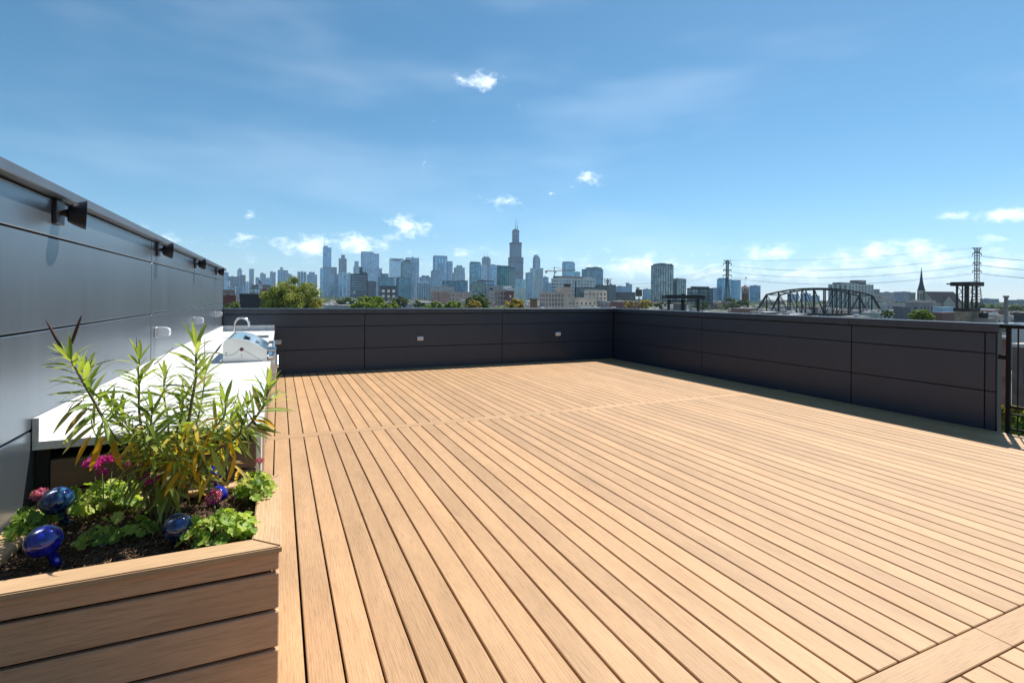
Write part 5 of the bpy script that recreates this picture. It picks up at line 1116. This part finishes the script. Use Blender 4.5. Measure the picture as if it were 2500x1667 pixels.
obj('nave_wall', nave, M_st, chh); rf = MB().add([PP(-.5, -9.8, zeave-.6), PP(L+.5, -9.8, zeave-.6), PP(L+.5, 0, zr), PP(-.5, 0, zr), PP(-.5, 9.8, zeave-.6), PP(L+.5, 9.8, zeave-.6)], [(0,1,2,3),(3,2,5,4)]); obj('nave_roof', rf, M_sl, chh)
u = L*.5; gz_ = P_(1540, 555).z; obj('gable', MB().add([PP(u-5, -10.6, GZ), PP(u+5, -10.6, GZ), PP(u+5, -10.6, zeave-1), PP(u, -10.6, gz_), PP(u-5, -10.6, zeave-1), PP(u-5, -6, zeave-1), PP(u+5, -6, zeave-1), PP(u, -4, gz_)], [(0,1,2,3,4)]), M_st, chh); obj('gable_roof', MB().add([PP(u-5.3, -10.9, zeave-1.2), PP(u, -10.9, gz_+.2), PP(u, -3.6, gz_+.2), PP(u-5.3, -6, zeave-1.2), PP(u+5.3, -10.9, zeave-1.2), PP(u+5.3, -6, zeave-1.2)], [(0,1,2,3),(1,4,5,2)]), M_sl, chh)
# power pylons and wires
def pylon(label, cr, X, ytop, D, arms, hw):
    p = at(cx(cr, X), cyy(cr, ytop), D); zt_ = p.z; rt = root('power_pylon', (p.x, p.y, GZ), label, 'pylon', 'power pylons'); s_ = D/FPX/OX[cr][2]; dv = _r0; nv = _f
    H_ = zt_-GZ; wb, wtp = H_*.060, H_*.019
    def C_(z, a, c): w = wb+(wtp-wb)*min(1, (z-GZ)/(H_*.55)); return Vector((p.x, p.y, z))+dv*(a*w)+nv*(c*w)
    tk = max(.2, D/FPX*.85)
    lg = MB(); brc = MB(); zs = [GZ+H_*q/22 for q in range(23)]
    for a, c in ((-1, -1), (1, -1), (1, 1), (-1, 1)):
        lg.bar(C_(GZ, a, c), C_(GZ+H_*.55, a, c), tk*1.2); lg.bar(C_(GZ+H_*.55, a, c), C_(zt_, a, c), tk*1.1)
    for za_, zb2 in zip(zs[:-1], zs[1:]):
        for (a, c), (e, f_) in (((-1, -1), (1, -1)), ((1, -1), (1, 1)), ((1, 1), (-1, 1)), ((-1, 1), (-1, -1))):
            brc.bar(C_(za_, a, c), C_(zb2, e, f_), tk*.6); brc.bar(C_(za_, e, f_), C_(zb2, a, c), tk*.6)
    obj('mast_leg', lg, M_pyl, rt); obj('lattice', brc, M_pyl, rt, kind='stuff')
    tips = []
    for (Ya, hwx, drop) in arms:
        za_ = at(cx(cr, X), cyy(cr, Ya), D).z
        for sd in (-1, 1):
            q = Vector((p.x, p.y, za_))+dv*(sd*hwx*s_); am = MB()
            am.bar(Vector((p.x, p.y, za_)), q, tk*1.5); am.bar(Vector((p.x, p.y, za_-drop*s_)), q, tk*1.3)
            obj('cross_arm', am, M_pyl, rt); tp = q-Vector((0, 0, 22*s_))
            obj('insulator', MB().bar(q, tp, tk*1.2), M_pyl, rt); tips.append((sd, tp))
    for sd in (-1, 1): obj('horn', MB().bar(Vector((p.x, p.y, zt_-45*s_)), Vector((p.x, p.y, zt_))+dv*(sd*44*s_), tk*1.3), M_pyl, rt)
    obj('top_bar', MB().bar(Vector((p.x, p.y, zt_))-dv*44*s_, Vector((p.x, p.y, zt_))+dv*44*s_, tk*1.1), M_pyl, rt)
    return tips, Vector((p.x, p.y, zt_)), s_
tA, topA, sA = pylon('lattice power pylon in front of the blue office tower', 3, 1580, 355, 620, ((392, 46, -18), (462, 44, 26), (527, 48, -14)), 46)
tB, topB, sB = pylon('taller lattice power pylon above the steel watch tower', 4, 1903, 98, 440, ((152, 42, -18), (240, 38, 20), (318, 42, -14)), 42)
tC, topC, sC = pylon('small distant power pylon left of the lone dark tower', 3, 205, 568, 1250, ((590, 36, -8), (612, 30, 8)), 36)
M_wire = MAT('cable', (.05, .05, .055), .6, .5)
def wire(a, c, sag, label, r_=.11):
    P = [a.lerp(c, i/24)-Vector((0, 0, sag*4*(i/24)*(1-i/24))) for i in range(25)]
    obj('power_line', MB().tube(P, r_, 4), M_wire, label=label, cat='power line', group='power lines between the pylons')
LV_ = ('uppermost left', 'uppermost right', 'middle left', 'middle right', 'lowest left', 'lowest right')
for k, ((sd, a), (sd2, c)) in enumerate(zip(tA, tB)):
    wire(a, c, 9, '%s power line strung between the two nearer pylons' % LV_[k])
    far = at(2900, cyy(4, (200, 200, 290, 290, 372, 372)[k]), 420)+_f*(sd*4); wire(c, far, 5, '%s power line leaving the taller pylon towards the right edge' % LV_[k])
    if k < 4: wire(tC[k][1], a, 12, '%s power line from the small distant pylon to the middle pylon' % LV_[k], .13)
for sd in (-1, 1): wire(topA+_r0*sd*44*sA, topB+_r0*sd*44*sB, 4, 'thin %s earth wire joining the pylon tops' % ('left' if sd < 0 else 'right'), .06)

# ================================================================== TREES, LOW CITY, HAZE
M_bark = MAT('bark', (.09, .07, .05), .95, 0, .3, 3)
LF = {'oak': leafmat('oak_foliage', [(.03, .055, .01), (.12, .165, .024), (.26, .31, .05), (.38, .38, .065)], .34, .6, True, .45),
      'dark': leafmat('dark_foliage', [(.03, .055, .016), (.07, .11, .03), (.13, .18, .045)], .35, .6, True, .3),
      'fresh': leafmat('fresh_foliage', [(.06, .11, .015), (.15, .23, .03), (.27, .36, .06)], .42, .6, True, .5),
      'gold': leafmat('gold_foliage', [(.14, .13, .025), (.32, .26, .05), (.48, .36, .07)], .42, .6, True, .5),
      'yellow': leafmat('yellow_foliage', [(.14, .12, .01), (.34, .25, .02), (.46, .33, .03)], .35, .6, True, .8)}
def crown_mesh(c, rx, ry, rz, nclump, nleaf, size, seed, low=-.85):
    r_ = random.Random(seed); mb = MB(); cl = []
    while len(cl) < nclump:
        d = Vector((r_.gauss(0, 1), r_.gauss(0, 1), r_.gauss(0, 1))).normalized()
        if d.z < low: continue
        q = r_.uniform(.2, 1.0)**.45; wob = 1+.16*noise.noise(d*1.7+Vector((seed, 0, 0))) + .12*noise.noise(d*4+Vector((0, seed, 0)))
        cl.append((Vector((d.x*rx, d.y*ry, d.z*rz))*q*wob*.88, r_.uniform(.14, .25)))
    for (p, cr_) in cl:
        R_ = cr_*(rx+rz)/2
        for k in range(nleaf):
            d = Vector((r_.gauss(0, 1), r_.gauss(0, 1), r_.gauss(0, 1))).normalized()*R_*r_.random()**.45; d.z *= .75
            o = c+p+d; n = (d.normalized()+Vector((r_.gauss(0, .7), r_.gauss(0, .7), r_.gauss(0, .7)+.3))).normalized()
            a = n.orthogonal().normalized(); a = Matrix.Rotation(r_.uniform(0, 6.28), 3, n) @ a; b_ = n.cross(a); s_ = size*r_.uniform(.55, 1.25)
            k0 = len(mb.v); mb.v += [tuple(o+a*s_), tuple(o+b_*s_*.75), tuple(o-a*s_), tuple(o-b_*s_*.75)]; mb.f.append((k0, k0+1, k0+2, k0+3))
    return mb, cl
def tree(label, px, ytop, wpx, D, kind='oak', nclump=46, nleaf=120, hfrac=.78, seed=1, name='leafy_tree', gz=GZ, extra=None, group='trees beyond the parapets'):
    """crown from its top row and width in the picture at its own distance"""
    top = at(px, ytop, D); w = wpx*D/FPX; rx = w/2; rz = max(rx*hfrac, .5); c = Vector((top.x, top.y, top.z-rz*.98))
    if c.z-rz < gz+1.5: rz = max(.8, (top.z-gz-1.2)/2); c.z = top.z-rz
    rt = root(name, (top.x, top.y, gz), label, 'tree', group); size = max(.14, D/FPX*2.44*.85)
    mb, cl = crown_mesh(c, rx, rx*.95, rz, nclump, nleaf, size, seed)
    tk = MB(); r0 = max(.12, rx*.07); zf = c.z-rz*.15
    tk.tube([(top.x, top.y, gz-.1), (top.x+rx*.03, top.y, gz+(zf-gz)*.5), (c.x, c.y, zf)], [r0*1.5, r0, r0*.7], 9)
    r_ = random.Random(seed)
    for p, _ in r_.sample(cl, min(9, len(cl))): a = Vector((c.x, c.y, zf-rz*r_.uniform(0, .5))); e = c+p*.8; tk.tube([a, a.lerp(e, .5)+Vector((0, 0, -.04*rz)), e], [r0*.5, r0*.32, r0*.12], 6)
    obj('trunk', tk, M_bark, rt, True); obj('crown', mb, LF[kind], rt, False, False)
    if extra:
        for (px2, py2, w2, k2) in extra:
            q = at(px2, py2, D-rx*.6); m2, _ = crown_mesh(q, w2*D/FPX/2, w2*D/FPX/2, w2*D/FPX/2.6, 8, nleaf, size, seed+9); obj('crown', m2, LF[k2], rt, False, False)
    return rt
tree('big rounded green tree with a yellow patch in front of the left skyline', 712, 678, 152, 98, 'oak', 190, 150, .86, 3, extra=((775, 742, 30, 'yellow'),))
tree('wide green tree right of the big rounded tree', 903, 722, 96, 150, 'fresh', 110, 110, .6, 5); tree('lower green tree beside the wide green tree', 948, 736, 62, 135, 'fresh', 60, 100, .55, 6)
tree('grey green tree behind the wide green tree', 978, 724, 52, 330, 'dark', 26, 80, .6, 7); tree('distant grey green tree row end left of the wide tree', 842, 724, 60, 420, 'dark', 26, 70, .5, 8)
tree('green tree left of the dark round centre tree', 1108, 733, 56, 170, 'fresh', 64, 80, .6, 9); tree('dark round tree below the teal grid tower', 1166, 716, 74, 230, 'dark', 90, 90, .75, 10)
tree('yellow green tree in front of the dark round centre tree', 1156, 733, 42, 165, 'gold', 60, 80, .7, 11); tree('golden tree in front of the dark red brick block', 1258, 729, 58, 190, 'gold', 80, 80, .65, 12)
tree('bright small tree low in front of the golden tree', 1226, 744, 40, 110, 'fresh', 20, 90, .6, 13); tree('bright green tree low at the left centre', 1058, 735, 54, 160, 'fresh', 60, 80, .6, 14)
tree('green tree peeking up near the centre of the parapet', 1192, 746, 26, 120, 'fresh', 14, 80, .6, 15); tree('dark green tree left of the green trees in the centre', 1022, 733, 34, 240, 'dark', 18, 70, .6, 16)
tree('shadowy tree beside the dark red brick building', 560, 738, 64, 60, 'dark', 70, 100, .7, 17); tree('small green tree between brick and charcoal buildings', 584, 732, 34, 120, 'fresh', 18, 80, .7, 18)
tree('yellow green tree right of the water tank', 1577, 729, 46, 300, 'gold', 26, 80, .6, 19); tree('grey green tree left of the black gantry', 1614, 736, 32, 260, 'dark', 18, 70, .6, 20); tree('yellowish tree left of the black gantry post', 1536, 733, 36, 380, 'gold', 18, 60, .6, 21)
tree('round tree in front of the brick clock tower', 1788, 724, 52, 430, 'dark', 24, 70, .6, 22); tree('dark tree right of the round tree by the clock tower', 1815, 728, 30, 420, 'dark', 16, 60, .7, 23); tree('green tree behind the black gantry leg', 1712, 732, 40, 420, 'dark', 20, 60, .6, 24)
tree('bushy green tree below the church', 2252, 755, 58, 120, 'fresh', 80, 90, .6, 25); tree('green tree at the right end of the truss bridge', 2168, 757, 34, 220, 'dark', 20, 70, .6, 26)
tree('yellow green shrub tree low behind the railing', 2490, 1000, 120, 24, 'fresh', 40, 130, .7, 27, gz=GZ, extra=((2470, 1012, 60, 'gold'),)); tree('green tree hidden low behind the right parapet end', 2444, 1012, 46, 26, 'fresh', 22, 110, .8, 28)
for i, (px, yt, w, D) in enumerate(((2296, 738, 60, 520), (2322, 740, 46, 500), (2405, 744, 60, 420), (2440, 742, 64, 430), (2478, 744, 60, 400), (2505, 743, 50, 410), (2198, 735, 70, 600), (2385, 742, 40, 460))):
    tree('%s tree in the green belt at the right' % ('first', 'second', 'third', 'fourth', 'fifth', 'sixth', 'seventh', 'eighth')[i] if False else ['round tree right of the church nave', 'small tree between church and watch tower', 'dark tree right of the watch tower', 'broad tree left of the square chimney', 'broad tree right of the square chimney', 'tree at the right picture edge', 'tree left of the grey flat block', 'tree seen behind the watch tower ladder'][i], px, yt, w, D, 'dark', 24, 70, .5, 40+i)
# far woods: one mass nobody could count
for nm, (pa, pb, Da, Db, n) in {'left': (545, 1600, 700, 2600, 900), 'right': (1500, 2560, 520, 2600, 1600)}.items():
    mb = MB(); r_ = random.Random(77)
    for i in range(n):
        px = r_.uniform(pa, pb); D = Da+(Db-Da)*r_.random()**1.3; q = at(px, 730, D); q.z = GZ+r_.uniform(2.5, 6.5); w = r_.uniform(3, 8)
        for k in range(26):
            d = Vector((r_.gauss(0, .5), r_.gauss(0, .5), r_.gauss(0, .38)))*w; a = Vector((r_.gauss(0, 1), r_.gauss(0, 1), r_.gauss(0, 1))).normalized(); c = a.orthogonal().normalized(); s_ = D/FPX*1.6
            o = q+d; k0 = len(mb.v); mb.v += [tuple(o+a*s_), tuple(o+c*s_*.7), tuple(o-a*s_), tuple(o-c*s_*.7)]; mb.f.append((k0, k0+1, k0+2, k0+3))
    obj('far_trees', mb, LF['dark'], None, False, False, label='hazy mass of distant street trees on the %s of the city' % nm, cat='trees', kind='stuff')
# low city blocks between the terrace and downtown
PAL = {'white': (.62, .62, .60), 'tan': (.52, .42, .34), 'grey': (.40, .40, .40), 'red brick': (.26, .11, .08), 'brown': (.18, .13, .11), 'pale': (.50, .47, .43)}
LMK = [(560, 'grey wall end'), (640, 'charcoal building'), (720, 'big rounded tree'), (830, 'striped white tower'), (900, 'wide green tree'), (1000, 'pale gridded block'), (1080, 'slant-shouldered glass tower'), (1160, 'dark round centre tree'),
       (1240, 'tallest tower'), (1310, 'diagonal striped tower'), (1390, 'stone mill'), (1480, 'cream mill end'), (1560, 'water tank'), (1620, 'lone dark tower'), (1670, 'black gantry'), (1780, 'middle pylon'), (1830, 'clock tower'), (1930, 'truss bridge left half'), (2060, 'truss bridge right half'),
       (2170, 'parking deck'), (2240, 'church spire'), (2310, 'church nave'), (2390, 'steel watch tower'), (2460, 'square chimney')]
ROOFM = [MAT('roof_a', (.62, .62, .61), .8, 0, .12, .05), MAT('roof_b', (.34, .33, .32), .9, 0, .15, .05), MAT('roof_c', (.48, .44, .40), .9, 0, .15, .05)]
r_ = random.Random(99); used = []; seen = {}; seen = {}
LOW = []
for i in range(150):
    px = 548+1960*(i+r_.random())/150; D = r_.choice((230, 260, 300, 340, 390, 450, 520, 600, 700, 820, 950, 1150))*r_.uniform(.93, 1.07); LOW.append((px, D))
for px, D in LOW:
    hor = CY+(px-1250)*math.tan(ROLL); zt_ = GZ+r_.choice((5, 6, 7, 8, 9.5))*r_.uniform(.9, 1.1)
    if D < 420: zt_ = min(zt_, GZ+6.5)
    yt = hor+(CAMZ-zt_)*FPX/D; w = r_.uniform(14, 46)*FPX/D; w = min(w, 70)
    if yt > 775 + max(0, px-1500)*.05: continue
    x0, x1, y0, y1 = solve(px-w/2, px+w/2, D, r_.uniform(.4, 1.1))
    if any(not (x1 < a or x0 > b_ or y1 < c or y0 > d) for a, b_, c, d in used): continue
    used.append((x0-2, x1+2, y0-2, y1+2)); cn = r_.choice(list(PAL)); col = PAL[cn]
    lm = min(LMK, key=lambda q: abs(q[0]-px))[1]
    lb = 'low %s flat-roofed building %s below the %s' % (cn, 'close' if D < 340 else ('midway' if D < 620 else 'far off'), lm)
    if lb in seen: lb = lb.replace('low ', 'wider low ' if w > seen[lb] else 'narrower low ', 1)
    if lb in seen: continue
    seen[lb] = w
    rt = root('low_building', ((x0+x1)/2, (y0+y1)/2, GZ), lb, 'building', 'low city buildings beyond the parapets')
    fr = MB(); facade(fr, x0, x1, y0, y1, GZ, zt_, max(3.5, D/FPX*3.4), max(3.2, D/FPX*3), .6, .6, .22, 0); co = MB().box(x0, x1, y0, y1, GZ, zt_-.5)
    obj('glazing', co, glassmat((.06, .07, .08)), rt); obj('facade_frame', fr, wallmat(col), rt)
    obj('roof', MB().box(x0-.1, x1+.1, y0-.1, y1+.1, zt_+.01, zt_+.35), r_.choice(ROOFM), rt)
    for k in range(r_.randrange(1, 5)): xa = r_.uniform(x0+1, max(x0+1.1, x1-4)); ya = r_.uniform(y0+1, max(y0+1.1, y1-4)); obj('roof_unit', MB().box(xa, xa+r_.uniform(1.2, 3), ya, ya+r_.uniform(1.2, 3), zt_+.36, zt_+r_.uniform(.9, 2.2)), wallmat(r_.choice(((.5, .5, .5), (.25, .25, .25), (.4, .35, .3)))), rt)
# air: one even, thin volume around everything
hz, t, b = newmat('air'); t.nodes.remove(b); pv = nd(t, 'ShaderNodeVolumePrincipled'); pv.inputs['Color'].default_value = (.52, .76, 1, 1); pv.inputs['Density'].default_value = 7.0e-5; pv.inputs['Anisotropy'].default_value = .1
t.links.new(pv.outputs[0], t.nodes['Material Output'].inputs['Volume'])
obj('haze', MB().box(-11500, 13500, -3500, 13500, GZ-1.5, 540), hz, kind='stuff', label='thin pale blue haze over the whole city', cat='haze')
